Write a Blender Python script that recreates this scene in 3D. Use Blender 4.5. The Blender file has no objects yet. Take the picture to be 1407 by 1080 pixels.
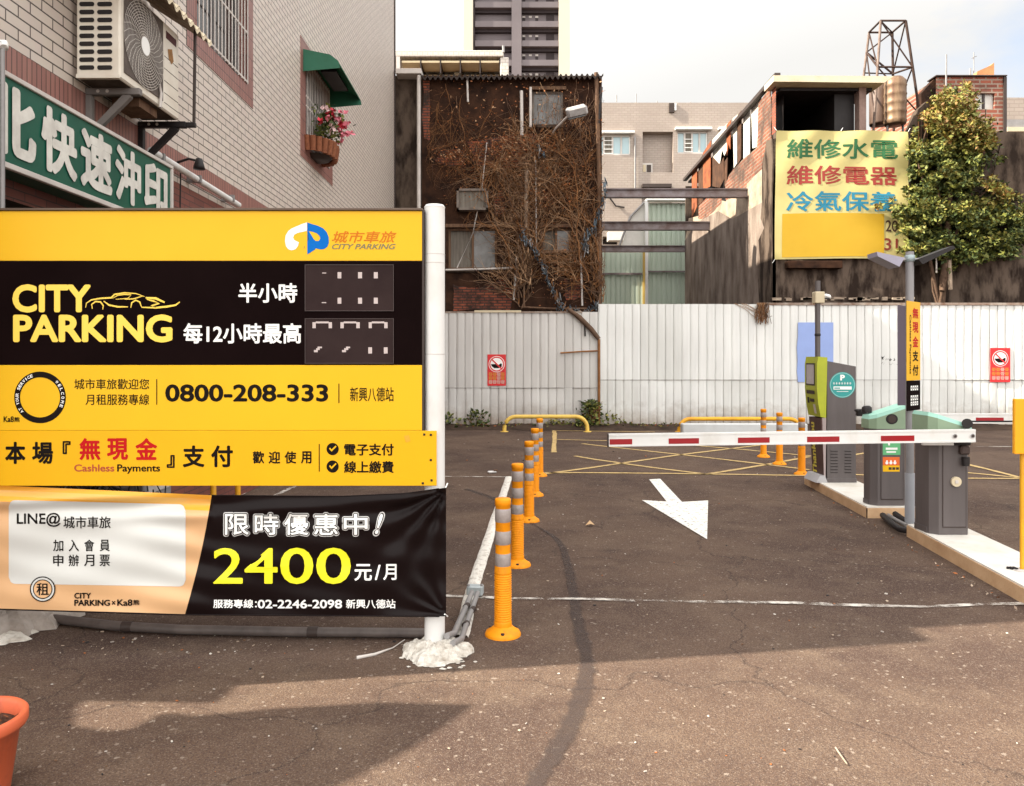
import bpy, math, random
from mathutils import Vector, Matrix
R = math.radians
rnd = random.Random(7)
scene = bpy.context.scene
COL = scene.collection

# ------------------------------------------------------------------ camera
F, CU, HV, CH = 1060.0, 703.5, 495.0, 1.6       # focal (px), centre column, horizon row, eye height
cam = bpy.data.cameras.new('camera')
cam.sensor_width = 36; cam.lens = F / 1407 * 36; cam.shift_y = -(540 - HV) / 1407
cam.clip_start = 0.05; cam.clip_end = 3000
cam_o = bpy.data.objects.new('camera', cam); COL.objects.link(cam_o)
cam_o.location = (0, 0, CH); cam_o.rotation_euler = (R(90), 0, 0)
scene.camera = cam_o

# ------------------------------------------------------------------ world, sun, exposure
SUN_EL, SUN_AZ = 37.0, 261.0                    # azimuth clockwise from +Y: the sun stands to the left, a little behind
w = bpy.data.worlds.new('World'); scene.world = w; w.use_nodes = True
nt = w.node_tree; nt.nodes.clear()
def N(nt, t, **k):
    n = nt.nodes.new(t)
    for a, b in k.items():
        if a in n.inputs: n.inputs[a].default_value = b
        else: setattr(n, a, b)
    return n
sky = N(nt, 'ShaderNodeTexSky'); sky.sky_type = 'NISHITA'; sky.sun_disc = False
sky.sun_elevation = R(SUN_EL); sky.sun_rotation = R(SUN_AZ); sky.dust_density = 3.0; sky.air_density = 1.0
tc = N(nt, 'ShaderNodeTexCoord'); mp = N(nt, 'ShaderNodeMapping'); mp.inputs['Scale'].default_value = (1, 1, 2.2)
nz = N(nt, 'ShaderNodeTexNoise', Scale=2.3, Detail=7.0, Roughness=0.55)
rp = N(nt, 'ShaderNodeValToRGB'); rp.color_ramp.elements[0].position = 0.33; rp.color_ramp.elements[1].position = 0.60
mx = N(nt, 'ShaderNodeMix', data_type='RGBA')
sx = N(nt, 'ShaderNodeSeparateXYZ'); mr = N(nt, 'ShaderNodeMapRange')
mr.inputs['From Min'].default_value = 0.55; mr.inputs['From Max'].default_value = -0.25
mr.inputs['To Min'].default_value = 0.52; mr.inputs['To Max'].default_value = 1.0
ad = N(nt, 'ShaderNodeMath', operation='ADD'); ad.use_clamp = True
bg = N(nt, 'ShaderNodeBackground', Strength=0.11); ow = N(nt, 'ShaderNodeOutputWorld')
L = nt.links.new
L(tc.outputs['Generated'], mp.inputs['Vector']); L(mp.outputs[0], nz.inputs['Vector']); L(nz.outputs['Fac'], rp.inputs[0])
L(tc.outputs['Generated'], sx.inputs[0]); L(sx.outputs['X'], mr.inputs['Value'])
L(rp.outputs[0], ad.inputs[0]); L(mr.outputs[0], ad.inputs[1])
L(ad.outputs[0], mx.inputs['Factor']); L(sky.outputs[0], mx.inputs['A'])
vd = N(nt, 'ShaderNodeVectorMath', operation='DOT_PRODUCT'); vd.inputs[1].default_value = (-.35, -.62, .70)
mb_ = N(nt, 'ShaderNodeMapRange'); mb_.inputs['From Min'].default_value = -.42; mb_.inputs['From Max'].default_value = .55; mb_.inputs['To Min'].default_value = 3.05; mb_.inputs['To Max'].default_value = 9.6
cm = N(nt, 'ShaderNodeMix', data_type='RGBA', blend_type='MULTIPLY'); cm.inputs['Factor'].default_value = 1.; cm.inputs['A'].default_value = (1.0, .985, .955, 1)
L(tc.outputs['Generated'], vd.inputs[0]); L(vd.outputs['Value'], mb_.inputs['Value']); L(mb_.outputs[0], cm.inputs['B'])
L(cm.outputs['Result'], mx.inputs['B'])
L(mx.outputs['Result'], bg.inputs['Color']); L(bg.outputs[0], ow.inputs[0])

sun = bpy.data.lights.new('sun', 'SUN'); sun.energy = 5.0; sun.angle = R(0.5); sun.color = (1.0, 0.93, 0.78)
sun_o = bpy.data.objects.new('sun', sun); COL.objects.link(sun_o)
to_sun = Vector((math.sin(R(SUN_AZ)) * math.cos(R(SUN_EL)), math.cos(R(SUN_AZ)) * math.cos(R(SUN_EL)), math.sin(R(SUN_EL))))
sun_o.rotation_euler = (-to_sun).to_track_quat('-Z', 'Y').to_euler()
sun_o.location = (-20, -5, 25)
vs = scene.view_settings
vs.view_transform = 'Standard'; vs.look = 'None'; vs.gamma = 1.0; vs.use_curve_mapping = False
vs.exposure = 1.5

# ------------------------------------------------------------------ placing helpers
def P(u, v, d): return Vector(((u - CU) / F * d, d, CH - (v - HV) / F * d))
def PX(u, d): return (u - CU) / F * d
def PZ(v, d): return CH - (v - HV) / F * d
def G(u, v, z=0.0):
    d = (CH - z) * F / (v - HV)
    return Vector(((u - CU) / F * d, d, z))

# ------------------------------------------------------------------ materials
MATS = {}
def base_mat(name):
    m = bpy.data.materials.new(name); m.use_nodes = True
    t = m.node_tree; b = t.nodes['Principled BSDF']
    return m, t, b
def c4(c): return (c[0], c[1], c[2], 1)
def mat(name, col, rough=.55, metal=0., col2=None, var=.18, vs=3., streak=None, bump=0., bs=60., spec=None, detail=6., lo=.35, hi=.7):
    if name in MATS: return MATS[name]
    if spec is None: spec = .12 if rough >= .75 else (.25 if max(col) < .1 else .4)
    m, t, b = base_mat(name); l = t.links.new
    co = N(t, 'ShaderNodeTexCoord'); mpp = N(t, 'ShaderNodeMapping')
    if streak: mpp.inputs['Scale'].default_value = streak
    nn = N(t, 'ShaderNodeTexNoise', Scale=vs, Detail=detail, Roughness=.6)
    mrr = N(t, 'ShaderNodeMapRange'); mrr.inputs['From Min'].default_value = lo; mrr.inputs['From Max'].default_value = hi
    mm = N(t, 'ShaderNodeMix', data_type='RGBA')
    col2 = col2 or tuple(x * (1 - var) for x in col)
    mm.inputs['A'].default_value = c4(col); mm.inputs['B'].default_value = c4(col2)
    l(co.outputs['Object'], mpp.inputs['Vector']); l(mpp.outputs[0], nn.inputs['Vector'])
    l(nn.outputs['Fac'], mrr.inputs['Value']); l(mrr.outputs[0], mm.inputs['Factor']); l(mm.outputs['Result'], b.inputs['Base Color'])
    rr = N(t, 'ShaderNodeMapRange'); rr.inputs['To Min'].default_value = max(.02, rough - .08); rr.inputs['To Max'].default_value = min(1, rough + .1)
    l(nn.outputs['Fac'], rr.inputs['Value']); l(rr.outputs[0], b.inputs['Roughness'])
    b.inputs['Metallic'].default_value = metal; b.inputs['Specular IOR Level'].default_value = spec
    if bump:
        n2 = N(t, 'ShaderNodeTexNoise', Scale=bs, Detail=4.); bp = N(t, 'ShaderNodeBump', Strength=bump, Distance=.02)
        l(co.outputs['Object'], n2.inputs['Vector']); l(n2.outputs['Fac'], bp.inputs['Height']); l(bp.outputs[0], b.inputs['Normal'])
    MATS[name] = m
    return m
def brick(name, c1, c2, mortar, bw, bh, ms=.01, axis='X', rough=.6, bump=.5, offset=.5, dirt=None, dscale=1.2, dlo=.45, dhi=.7, spec=.4):
    if name in MATS: return MATS[name]
    m, t, b = base_mat(name); l = t.links.new
    co = N(t, 'ShaderNodeTexCoord'); sp = N(t, 'ShaderNodeSeparateXYZ'); cb = N(t, 'ShaderNodeCombineXYZ')
    l(co.outputs['Object'], sp.inputs[0]); l(sp.outputs[axis], cb.inputs['X']); l(sp.outputs['Z'], cb.inputs['Y'])
    br = N(t, 'ShaderNodeTexBrick'); br.offset = offset
    br.inputs['Scale'].default_value = 1.; br.inputs['Brick Width'].default_value = bw; br.inputs['Row Height'].default_value = bh
    br.inputs['Mortar Size'].default_value = ms; br.inputs['Mortar Smooth'].default_value = .1; br.inputs['Bias'].default_value = -.1
    br.inputs['Color1'].default_value = c4(c1); br.inputs['Color2'].default_value = c4(c2); br.inputs['Mortar'].default_value = c4(mortar)
    l(cb.outputs[0], br.inputs['Vector'])
    nn = N(t, 'ShaderNodeTexNoise', Scale=9., Detail=5.); l(co.outputs['Object'], nn.inputs['Vector'])
    m1 = N(t, 'ShaderNodeMix', data_type='RGBA', blend_type='MULTIPLY'); m1.inputs['Factor'].default_value = .35
    l(br.outputs['Color'], m1.inputs['A']); l(nn.outputs['Color'], m1.inputs['B'])
    out = m1.outputs['Result']
    mh = N(t, 'ShaderNodeMix', data_type='RGBA', blend_type='MIX'); mh.inputs['Factor'].default_value = .75
    l(m1.outputs['Result'], mh.inputs['A']); l(br.outputs['Color'], mh.inputs['B']); out = mh.outputs['Result']
    if dirt:
        n3 = N(t, 'ShaderNodeTexNoise', Scale=dscale, Detail=8., Roughness=.65); l(co.outputs['Object'], n3.inputs['Vector'])
        r3 = N(t, 'ShaderNodeMapRange'); r3.inputs['From Min'].default_value = dlo; r3.inputs['From Max'].default_value = dhi
        l(n3.outputs['Fac'], r3.inputs['Value'])
        m2 = N(t, 'ShaderNodeMix', data_type='RGBA'); l(r3.outputs[0], m2.inputs['Factor']); l(out, m2.inputs['A'])
        m2.inputs['B'].default_value = c4(dirt); out = m2.outputs['Result']
    l(out, b.inputs['Base Color'])
    bp = N(t, 'ShaderNodeBump', Strength=bump, Distance=.01); bp.invert = True
    l(br.outputs['Fac'], bp.inputs['Height']); l(bp.outputs[0], b.inputs['Normal'])
    b.inputs['Roughness'].default_value = rough; b.inputs['Specular IOR Level'].default_value = spec
    MATS[name] = m
    return m
def worn(name, col, wear_lo=.42, wear_hi=.6, sc=7., rough=.7, col2=None, edge=True, amount=1.):
    """paint or stain lying on the asphalt: worn through by noise, softer towards its edges"""
    if name in MATS: return MATS[name]
    m, t, b = base_mat(name); l = t.links.new
    geo = N(t, 'ShaderNodeNewGeometry'); nn = N(t, 'ShaderNodeTexNoise', Scale=sc, Detail=9., Roughness=.72)
    l(geo.outputs['Position'], nn.inputs['Vector'])
    b.inputs['Base Color'].default_value = c4(col); b.inputs['Roughness'].default_value = rough
    if col2:
        nv = N(t, 'ShaderNodeTexNoise', Scale=25., Detail=6.); l(geo.outputs['Position'], nv.inputs['Vector'])
        mv = N(t, 'ShaderNodeMix', data_type='RGBA'); mv.inputs['A'].default_value = c4(col); mv.inputs['B'].default_value = c4(col2)
        l(nv.outputs['Fac'], mv.inputs['Factor']); l(mv.outputs['Result'], b.inputs['Base Color'])
    val = nn.outputs['Fac']
    if edge:
        at = N(t, 'ShaderNodeAttribute'); at.attribute_name = 'edge'
        s = N(t, 'ShaderNodeMath', operation='MULTIPLY_ADD'); l(at.outputs['Fac'], s.inputs[0]); s.inputs[1].default_value = .6
        l(nn.outputs['Fac'], s.inputs[2]); val = s.outputs[0]
        s2 = N(t, 'ShaderNodeMath', operation='SUBTRACT'); l(val, s2.inputs[0]); s2.inputs[1].default_value = .4; val = s2.outputs[0]
    r = N(t, 'ShaderNodeMapRange'); r.inputs['From Min'].default_value = wear_lo; r.inputs['From Max'].default_value = wear_hi
    r.inputs['To Max'].default_value = amount
    l(val, r.inputs['Value'])
    tr = N(t, 'ShaderNodeBsdfTransparent'); ms = N(t, 'ShaderNodeMixShader')
    l(r.outputs[0], ms.inputs[0]); l(tr.outputs[0], ms.inputs[1]); l(b.outputs[0], ms.inputs[2])
    l(ms.outputs[0], t.nodes['Material Output'].inputs[0])
    MATS[name] = m
    return m
def glass(name, col, rough=.08):
    if name in MATS: return MATS[name]
    m, t, b = base_mat(name)
    b.inputs['Base Color'].default_value = c4(col); b.inputs['Roughness'].default_value = rough; b.inputs['Specular IOR Level'].default_value = .8
    MATS[name] = m
    return m

# ------------------------------------------------------------------ mesh builder
class MB:
    def __init__(s): s.v = []; s.f = []; s.fm = []; s.fs = []; s.mats = []; s.edge = {}
    def mi(s, m):
        if m not in s.mats: s.mats.append(m)
        return s.mats.index(m)
    def add(s, vs, fs, m, smooth=False):
        o = len(s.v); k = s.mi(m); s.v += [tuple(x) for x in vs]
        for f in fs: s.f.append(tuple(i + o for i in f)); s.fm.append(k); s.fs.append(smooth)
        return o
    def poly(s, pts, m): s.add(pts, [tuple(range(len(pts)))], m)
    def box(s, a, b, m, bev=0., M=None):
        """axis-aligned box between corners a and b, edges chamfered by bev, then optionally transformed by M about its centre"""
        a = Vector(a); b = Vector(b); c = (a + b) / 2; h = [abs(x) / 2 for x in (b - a)]
        bev = min(bev, min(h) * .9)
        def T(p):
            p = Vector(p)
            if M is not None: p = M @ p
            return p + c
        if bev <= 0:
            vs = [T((x * h[0], y * h[1], z * h[2])) for x in (-1, 1) for y in (-1, 1) for z in (-1, 1)]
            s.add(vs, [(0, 1, 3, 2), (4, 6, 7, 5), (0, 4, 5, 1), (2, 3, 7, 6), (0, 2, 6, 4), (1, 5, 7, 3)], m); return
        vs = []; ix = {}
        for x in (-1, 1):
            for y in (-1, 1):
                for z in (-1, 1):
                    for ax in range(3):
                        q = [x * h[0], y * h[1], z * h[2]]
                        for k in range(3):
                            if k != ax: q[k] -= (x, y, z)[k] * bev
                        ix[(ax, x, y, z)] = len(vs); vs.append(T(q))
        fs = []
        for e in (-1, 1):
            fs.append([ix[(0, e, -1, -1)], ix[(0, e, 1, -1)], ix[(0, e, 1, 1)], ix[(0, e, -1, 1)]])
            fs.append([ix[(1, -1, e, -1)], ix[(1, 1, e, -1)], ix[(1, 1, e, 1)], ix[(1, -1, e, 1)]])
            fs.append([ix[(2, -1, -1, e)], ix[(2, 1, -1, e)], ix[(2, 1, 1, e)], ix[(2, -1, 1, e)]])
        for p in (-1, 1):
            for q in (-1, 1):
                fs.append([ix[(0, p, q, -1)], ix[(0, p, q, 1)], ix[(1, p, q, 1)], ix[(1, p, q, -1)]])
                fs.append([ix[(0, p, -1, q)], ix[(0, p, 1, q)], ix[(2, p, 1, q)], ix[(2, p, -1, q)]])
                fs.append([ix[(1, -1, p, q)], ix[(1, 1, p, q)], ix[(2, 1, p, q)], ix[(2, -1, p, q)]])
                for r_ in (-1, 1): fs.append([ix[(0, p, q, r_)], ix[(1, p, q, r_)], ix[(2, p, q, r_)]])
        s.add(vs, fs, m)
    def tube(s, pts, r, m, n=8, cap=True, smooth=True, rs=None):
        pts = [Vector(p) for p in pts]; rings = []; up = Vector((0, 0, 1)); vs = []; fs = []
        for i, p in enumerate(pts):
            t = (pts[min(i + 1, len(pts) - 1)] - pts[max(i - 1, 0)])
            if t.length < 1e-9: t = Vector((0, 0, 1))
            t.normalize()
            a = up if abs(t.z) < .95 else Vector((1, 0, 0))
            x = t.cross(a).normalized(); y = t.cross(x).normalized(); rr = rs[i] if rs else r
            for k in range(n):
                an = 2 * math.pi * k / n; vs.append(p + (x * math.cos(an) + y * math.sin(an)) * rr)
        for i in range(len(pts) - 1):
            for k in range(n): fs.append((i * n + k, i * n + (k + 1) % n, (i + 1) * n + (k + 1) % n, (i + 1) * n + k))
        s.add(vs, fs, m, smooth)
        if cap and n > 3:
            s.add(vs[:n], [tuple(range(n))], m); s.add(vs[-n:], [tuple(range(n))], m)
    def lathe(s, c, prof, m, n=24, smooth=True):
        c = Vector(c); vs = []; fs = []
        for (r, z) in prof:
            for k in range(n):
                an = 2 * math.pi * k / n; vs.append(c + Vector((r * math.cos(an), r * math.sin(an), z)))
        for i in range(len(prof) - 1):
            for k in range(n): fs.append((i * n + k, i * n + (k + 1) % n, (i + 1) * n + (k + 1) % n, (i + 1) * n + k))
        s.add(vs, fs, m, smooth)
    def prism(s, pts, off, m):
        """flat outline extruded by the vector off"""
        n = len(pts); off = Vector(off); vs = [Vector(p) for p in pts] + [Vector(p) + off for p in pts]
        fs = [tuple(range(n)), tuple(range(2 * n - 1, n - 1, -1))] + [(i, (i + 1) % n, (i + 1) % n + n, i + n) for i in range(n)]
        s.add(vs, fs, m)
    def grid(s, fn, ns, nt_, m, smooth=True):
        vs = [fn(i / ns, j / nt_) for j in range(nt_ + 1) for i in range(ns + 1)]
        fs = [(j * (ns + 1) + i, j * (ns + 1) + i + 1, (j + 1) * (ns + 1) + i + 1, (j + 1) * (ns + 1) + i) for j in range(nt_) for i in range(ns)]
        return s.add(vs, fs, m, smooth)
    def disc(s, c, r, ax, ay, m, n=24, r_in=0., a0=0., a1=2 * math.pi):
        c = Vector(c); ax = Vector(ax); ay = Vector(ay)
        q = [c + (ax * math.cos(a0 + (a1 - a0) * k / n) + ay * math.sin(a0 + (a1 - a0) * k / n)) * r for k in range(n + 1)]
        if r_in <= 0: s.add(q[:-1], [tuple(range(n))], m); return
        q2 = [c + (p - c) * (r_in / r) for p in q]
        s.add(q + q2, [(k, k + 1, n + 2 + k, n + 1 + k) for k in range(n)], m)
    def ribbon(s, pts, wid, m, z=.004, sub=6, jit=0.):
        """strip on the ground through (x,y) points; carries the 'edge' attribute (1 in the middle, 0 at the sides)"""
        P2 = [Vector((p[0], p[1], 0)) for p in pts]; q = []; ws = wid if isinstance(wid, (list, tuple)) else [wid] * len(P2); wq = []
        for i in range(len(P2) - 1):
            p0 = P2[max(i - 1, 0)]; p1 = P2[i]; p2 = P2[i + 1]; p3 = P2[min(i + 2, len(P2) - 1)]
            for k in range(sub):
                t = k / sub
                q.append(.5 * ((2 * p1) + (p2 - p0) * t + (2 * p0 - 5 * p1 + 4 * p2 - p3) * t * t + (3 * p1 - p0 - 3 * p2 + p3) * t ** 3))
                wq.append(ws[i] * (1 - t) + ws[i + 1] * t)
        q.append(P2[-1]); wq.append(ws[-1]); vs = []; fs = []; ed = []
        prof = [(-1, 0), (-.55, 1), (.55, 1), (1, 0)]
        for i, p in enumerate(q):
            t = (q[min(i + 1, len(q) - 1)] - q[max(i - 1, 0)]).normalized(); nrm = Vector((-t.y, t.x, 0))
            for (a, e) in prof:
                vs.append(p + nrm * (a * wq[i] / 2 * (1 + rnd.uniform(-jit, jit))) + Vector((0, 0, z))); ed.append(e)
        for i in range(len(q) - 1):
            for k in range(3): fs.append((i * 4 + k, i * 4 + k + 1, (i + 1) * 4 + k + 1, (i + 1) * 4 + k))
        o = s.add(vs, fs, m)
        for k, e in enumerate(ed): s.edge[o + k] = e
    def text(s, body, fn, m, bold=.0, shear=0., space=1., line=1.):
        """lettering: glyph outlines fitted to the unit square, then placed by fn(a, b)"""
        if bold == 0:
            vs, fs = text_mesh(body, bold, shear, space)
            s.add([fn(a, b) for a, b in vs], fs, m); return
        vs, fs = text_mesh(body, 0., shear, space); wd, ht = _TS[(body, 0., shear, space)]      # many-stroked characters: thickened by close copies
        o0 = Vector(fn(0, 0)); nrm = (Vector(fn(1, 0)) - o0).cross(Vector(fn(0, 1)) - o0).normalized()
        bx, by = bold / wd, bold / ht; k = 8 if bold < .04 else 14
        for i in range(k):
            an = 2 * math.pi * i / k; dx, dy = math.cos(an) * bx, math.sin(an) * by
            s.add([Vector(fn((a + dx + bx) / (1 + 2 * bx), (b + dy + by) / (1 + 2 * by))) + nrm * (i * .00006) for a, b in vs], fs, m)
    def build(s, name, parent=None, origin=None):
        if origin is None: origin = root_of(parent).location.copy() if parent else Vector((0, 0, 0))
        origin = Vector(origin)
        me = bpy.data.meshes.new(name)
        me.from_pydata([(a - origin.x, b - origin.y, c - origin.z) for a, b, c in s.v], [], s.f)
        for m in s.mats: me.materials.append(m)
        me.polygons.foreach_set('material_index', s.fm); me.polygons.foreach_set('use_smooth', s.fs)
        if s.edge:
            at = me.attributes.new('edge', 'FLOAT', 'POINT')
            at.data.foreach_set('value', [s.edge.get(i, 1.) for i in range(len(s.v))])
        me.update()
        o = bpy.data.objects.new(name, me); COL.objects.link(o)
        if parent: o.parent = parent
        else: o.location = origin
        return o
def root_of(o):
    while o.parent: o = o.parent
    return o
_T = {}; _TS = {}
def text_mesh(body, bold, shear, space):
    k = (body, bold, shear, space)
    if k in _T: return _T[k]
    c = bpy.data.curves.new('lettering', 'FONT'); c.body = body; c.size = 1; c.offset = bold; c.shear = shear; c.space_character = space
    c.resolution_u = 4
    o = bpy.data.objects.new('lettering', c); me = o.to_mesh()
    vs = [(p.co.x, p.co.y) for p in me.vertices]; fs = [tuple(p.vertices) for p in me.polygons]
    o.to_mesh_clear(); bpy.data.objects.remove(o); bpy.data.curves.remove(c)
    x0 = min(a for a, b in vs); x1 = max(a for a, b in vs); y0 = min(b for a, b in vs); y1 = max(b for a, b in vs)
    vs = [((a - x0) / (x1 - x0), (b - y0) / max(1e-6, y1 - y0)) for a, b in vs]
    _T[k] = (vs, fs); _TS[k] = (x1 - x0, max(1e-6, y1 - y0))
    return _T[k]
def rect(u0, v0, u1, v1, d):
    return lambda a, b: P(u0 + a * (u1 - u0), v1 - b * (v1 - v0), d)

def tag(o, label=None, cat=None, group=None, kind=None):
    if label: o['label'] = label
    if cat: o['category'] = cat
    if group: o['group'] = group
    if kind: o['kind'] = kind
    return o
def thing(name, label, cat, loc, group=None):
    o = bpy.data.objects.new(name, None); COL.objects.link(o); o.location = Vector(loc); o.empty_display_size = .2
    return tag(o, label, cat, group)
def kids(o): return [c for c in bpy.data.objects if c.parent == o]
def dup(o, parent=None, delta=None, label=None):
    c = o.copy(); COL.objects.link(c); c.parent = parent
    for ch in kids(o): dup(ch, c)
    if delta is not None: c.location = Vector(o.location) + Vector(delta)
    if label: c['label'] = label
    return c
def holes_wall(mb, fn, s0, s1, t0, t1, holes, m, dep=.15, mr_=None):
    """sheet of wall with rectangular openings (s0,t0,s1,t1); fn(s,t,depth) places it; reveals are added"""
    S = sorted({s0, s1, *[h[0] for h in holes], *[h[2] for h in holes]}); T = sorted({t0, t1, *[h[1] for h in holes], *[h[3] for h in holes]})
    for i in range(len(S) - 1):
        for j in range(len(T) - 1):
            a, b, c, d = S[i], T[j], S[i + 1], T[j + 1]; cx = (a + c) / 2; cy = (b + d) / 2
            if any(h[0] < cx < h[2] and h[1] < cy < h[3] for h in holes): continue
            mb.add([fn(a, b, 0), fn(c, b, 0), fn(c, d, 0), fn(a, d, 0)], [(0, 1, 2, 3)], m)
    for (a, b, c, d) in holes:
        q = [(a, b), (c, b), (c, d), (a, d)]
        for k in range(4):
            e, f = q[k], q[(k + 1) % 4]
            mb.add([fn(*e, 0), fn(*f, 0), fn(*f, dep), fn(*e, dep)], [(0, 1, 2, 3)], mr_ or m)
def leaf(mb, p, size, m, up=.3, asp=.5):
    d = Vector((rnd.gauss(0, 1), rnd.gauss(0, 1), rnd.gauss(0, .7))).normalized()
    n = Vector((rnd.gauss(0, 1), rnd.gauss(-.3, 1), rnd.gauss(up, 1))).normalized()
    x = d.cross(n)
    if x.length < .05: x = Vector((1, 0, 0))
    x.normalize(); s_ = size * rnd.uniform(.6, 1.3); p = Vector(p)
    mb.add([p, p + d * s_ * .5 + x * s_ * asp * .5, p + d * s_, p + d * s_ * .5 - x * s_ * asp * .5], [(0, 1, 2, 3)], m)

# ------------------------------------------------------------------ the materials of the place
def ground_mat():
    m, t, b = base_mat('asphalt'); l = t.links.new
    g = N(t, 'ShaderNodeNewGeometry'); pos = g.outputs['Position']
    def noise(sc, det=6., ro=.6):
        n = N(t, 'ShaderNodeTexNoise', Scale=sc, Detail=det, Roughness=ro); l(pos, n.inputs['Vector']); return n.outputs['Fac']
    def ramp(v, a, b_, lo=0., hi=1.):
        r = N(t, 'ShaderNodeMapRange'); l(v, r.inputs['Value'])
        r.inputs['From Min'].default_value = a; r.inputs['From Max'].default_value = b_; r.inputs['To Min'].default_value = lo; r.inputs['To Max'].default_value = hi
        return r.outputs[0]
    def mix(f, a, b_, bt='MIX'):
        x = N(t, 'ShaderNodeMix', data_type='RGBA', blend_type=bt)
        if isinstance(f, float): x.inputs['Factor'].default_value = f
        else: l(f, x.inputs['Factor'])
        for s_, q in (('A', a), ('B', b_)):
            if isinstance(q, tuple): x.inputs[s_].default_value = c4(q)
            else: l(q, x.inputs[s_])
        return x.outputs['Result']
    c = mix(ramp(noise(.55), .42, .58), (.114, .074, .053), (.070, .044, .034))
    c = mix(ramp(noise(1.7, 8., .7), .48, .75, 0., .75), c, (.172, .122, .086))
    c = mix(ramp(noise(3.3, 8., .75), .54, .74, 0., .6), c, (.042, .027, .023))
    c = mix(ramp(noise(38., 4.), .5, .7, 0., .5), c, (.085, .058, .050))
    c = mix(ramp(noise(105., 3.), .47, .66, 0., .85), c, (.055, .038, .034))
    # oil spots and hairline cracks
    vs_o = N(t, 'ShaderNodeTexVoronoi', Scale=.9); l(pos, vs_o.inputs['Vector']); vs_o.inputs['Randomness'].default_value = 1.
    wob = N(t, 'ShaderNodeMath', operation='MULTIPLY_ADD'); l(noise(6., 5., .7), wob.inputs[0]); wob.inputs[1].default_value = .16; l(vs_o.outputs['Distance'], wob.inputs[2])
    c = mix(ramp(wob.outputs[0], .20, .12, 0., .55), c, (.040, .027, .024))
    pw = N(t, 'ShaderNodeVectorMath', operation='ADD'); nw = N(t, 'ShaderNodeTexNoise', Scale=1.3, Detail=6.); l(pos, nw.inputs['Vector']); l(pos, pw.inputs[0]); l(nw.outputs['Color'], pw.inputs[1])
    vc = N(t, 'ShaderNodeTexVoronoi', Scale=.42); vc.feature = 'DISTANCE_TO_EDGE'; l(pw.outputs[0], vc.inputs['Vector'])
    c = mix(ramp(vc.outputs['Distance'], .006, .001, 0., .55), c, (.035, .024, .021))
    vo = N(t, 'ShaderNodeTexVoronoi', Scale=210.); l(pos, vo.inputs['Vector'])
    sp = N(t, 'ShaderNodeSeparateColor'); l(vo.outputs['Color'], sp.inputs[0])
    c = mix(ramp(sp.outputs[0], .74, .98, 0., .42), c, (.27, .21, .165))
    vo2 = N(t, 'ShaderNodeTexVoronoi', Scale=75.); l(pos, vo2.inputs['Vector'])
    sp2 = N(t, 'ShaderNodeSeparateColor'); l(vo2.outputs['Color'], sp2.inputs[0])
    c = mix(ramp(sp2.outputs[1], .985, .99, 0., .4), c, (.36, .30, .25))
    l(c, b.inputs['Base Color'])
    b.inputs['Roughness'].default_value = .92; b.inputs['Specular IOR Level'].default_value = .08
    bp = N(t, 'ShaderNodeBump', Strength=.55, Distance=.006); l(vo.outputs['Distance'], bp.inputs['Height'])
    bp2 = N(t, 'ShaderNodeBump', Strength=.35, Distance=.03); l(noise(14., 5.), bp2.inputs['Height']); l(bp.outputs[0], bp2.inputs['Normal'])
    l(bp2.outputs[0], b.inputs['Normal'])
    return m
M_ASPH = ground_mat()
TILE = brick('beige_tile', (.61, .53, .465), (.56, .48, .42), (.085, .066, .058), .25, .078, .0056, 'Y', .45, .6)
SOLD = brick('red_soldier_tile', (.31, .145, .12), (.25, .115, .095), (.06, .035, .03), .052, .24, .004, 'Y', .45, .5, offset=0.)
REDT = brick('red_brown_tile', (.20, .065, .05), (.15, .05, .04), (.045, .03, .03), .235, .06, .004, 'Y', .45, .5)
OLDB = brick('old_brick', (.36, .085, .04), (.24, .055, .03), (.12, .085, .065), .23, .07, .012, 'X', .85, .9, dirt=(.05, .03, .022), dlo=.5, dhi=.66)
OLDBY = brick('old_brick_side', (.30, .085, .042), (.15, .045, .026), (.24, .165, .12), .30, .10, .02, 'Y', .9, .9, dirt=(.075, .045, .033), dlo=.44, dhi=.62)
TAUPE = brick('taupe_tile', (.37, .305, .26), (.33, .27, .23), (.27, .22, .185), .3, .12, .012, 'X', .6, .2, dirt=(.27, .215, .18), dscale=.35)
SOOT = mat('sooty_render', (.014, .007, .005), .9, col2=(.060, .028, .016), vs=2.6, bump=.6, bs=9)
MOSS = mat('mossy_render', (.100, .072, .054), .9, col2=(.024, .016, .012), vs=3.2, detail=12., lo=.40, hi=.60, streak=(1, 1, .4), bump=.5, bs=8)
STAIN = mat('stained_cement', (.27, .215, .18), .9, col2=(.10, .07, .056), vs=1.7, streak=(1, 1.2, .5), bump=.4, bs=14)
DSTAIN = mat('dark_stained_cement', (.118, .086, .066), .9, col2=(.026, .017, .013), vs=3.6, streak=(1, 1, .3), detail=12., bump=.5, bs=10, lo=.42, hi=.58)
PLASTER = mat('cream_plaster', (.42, .33, .25), .85, col2=(.24, .175, .13), vs=2.6, bump=.3, bs=20)
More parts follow.
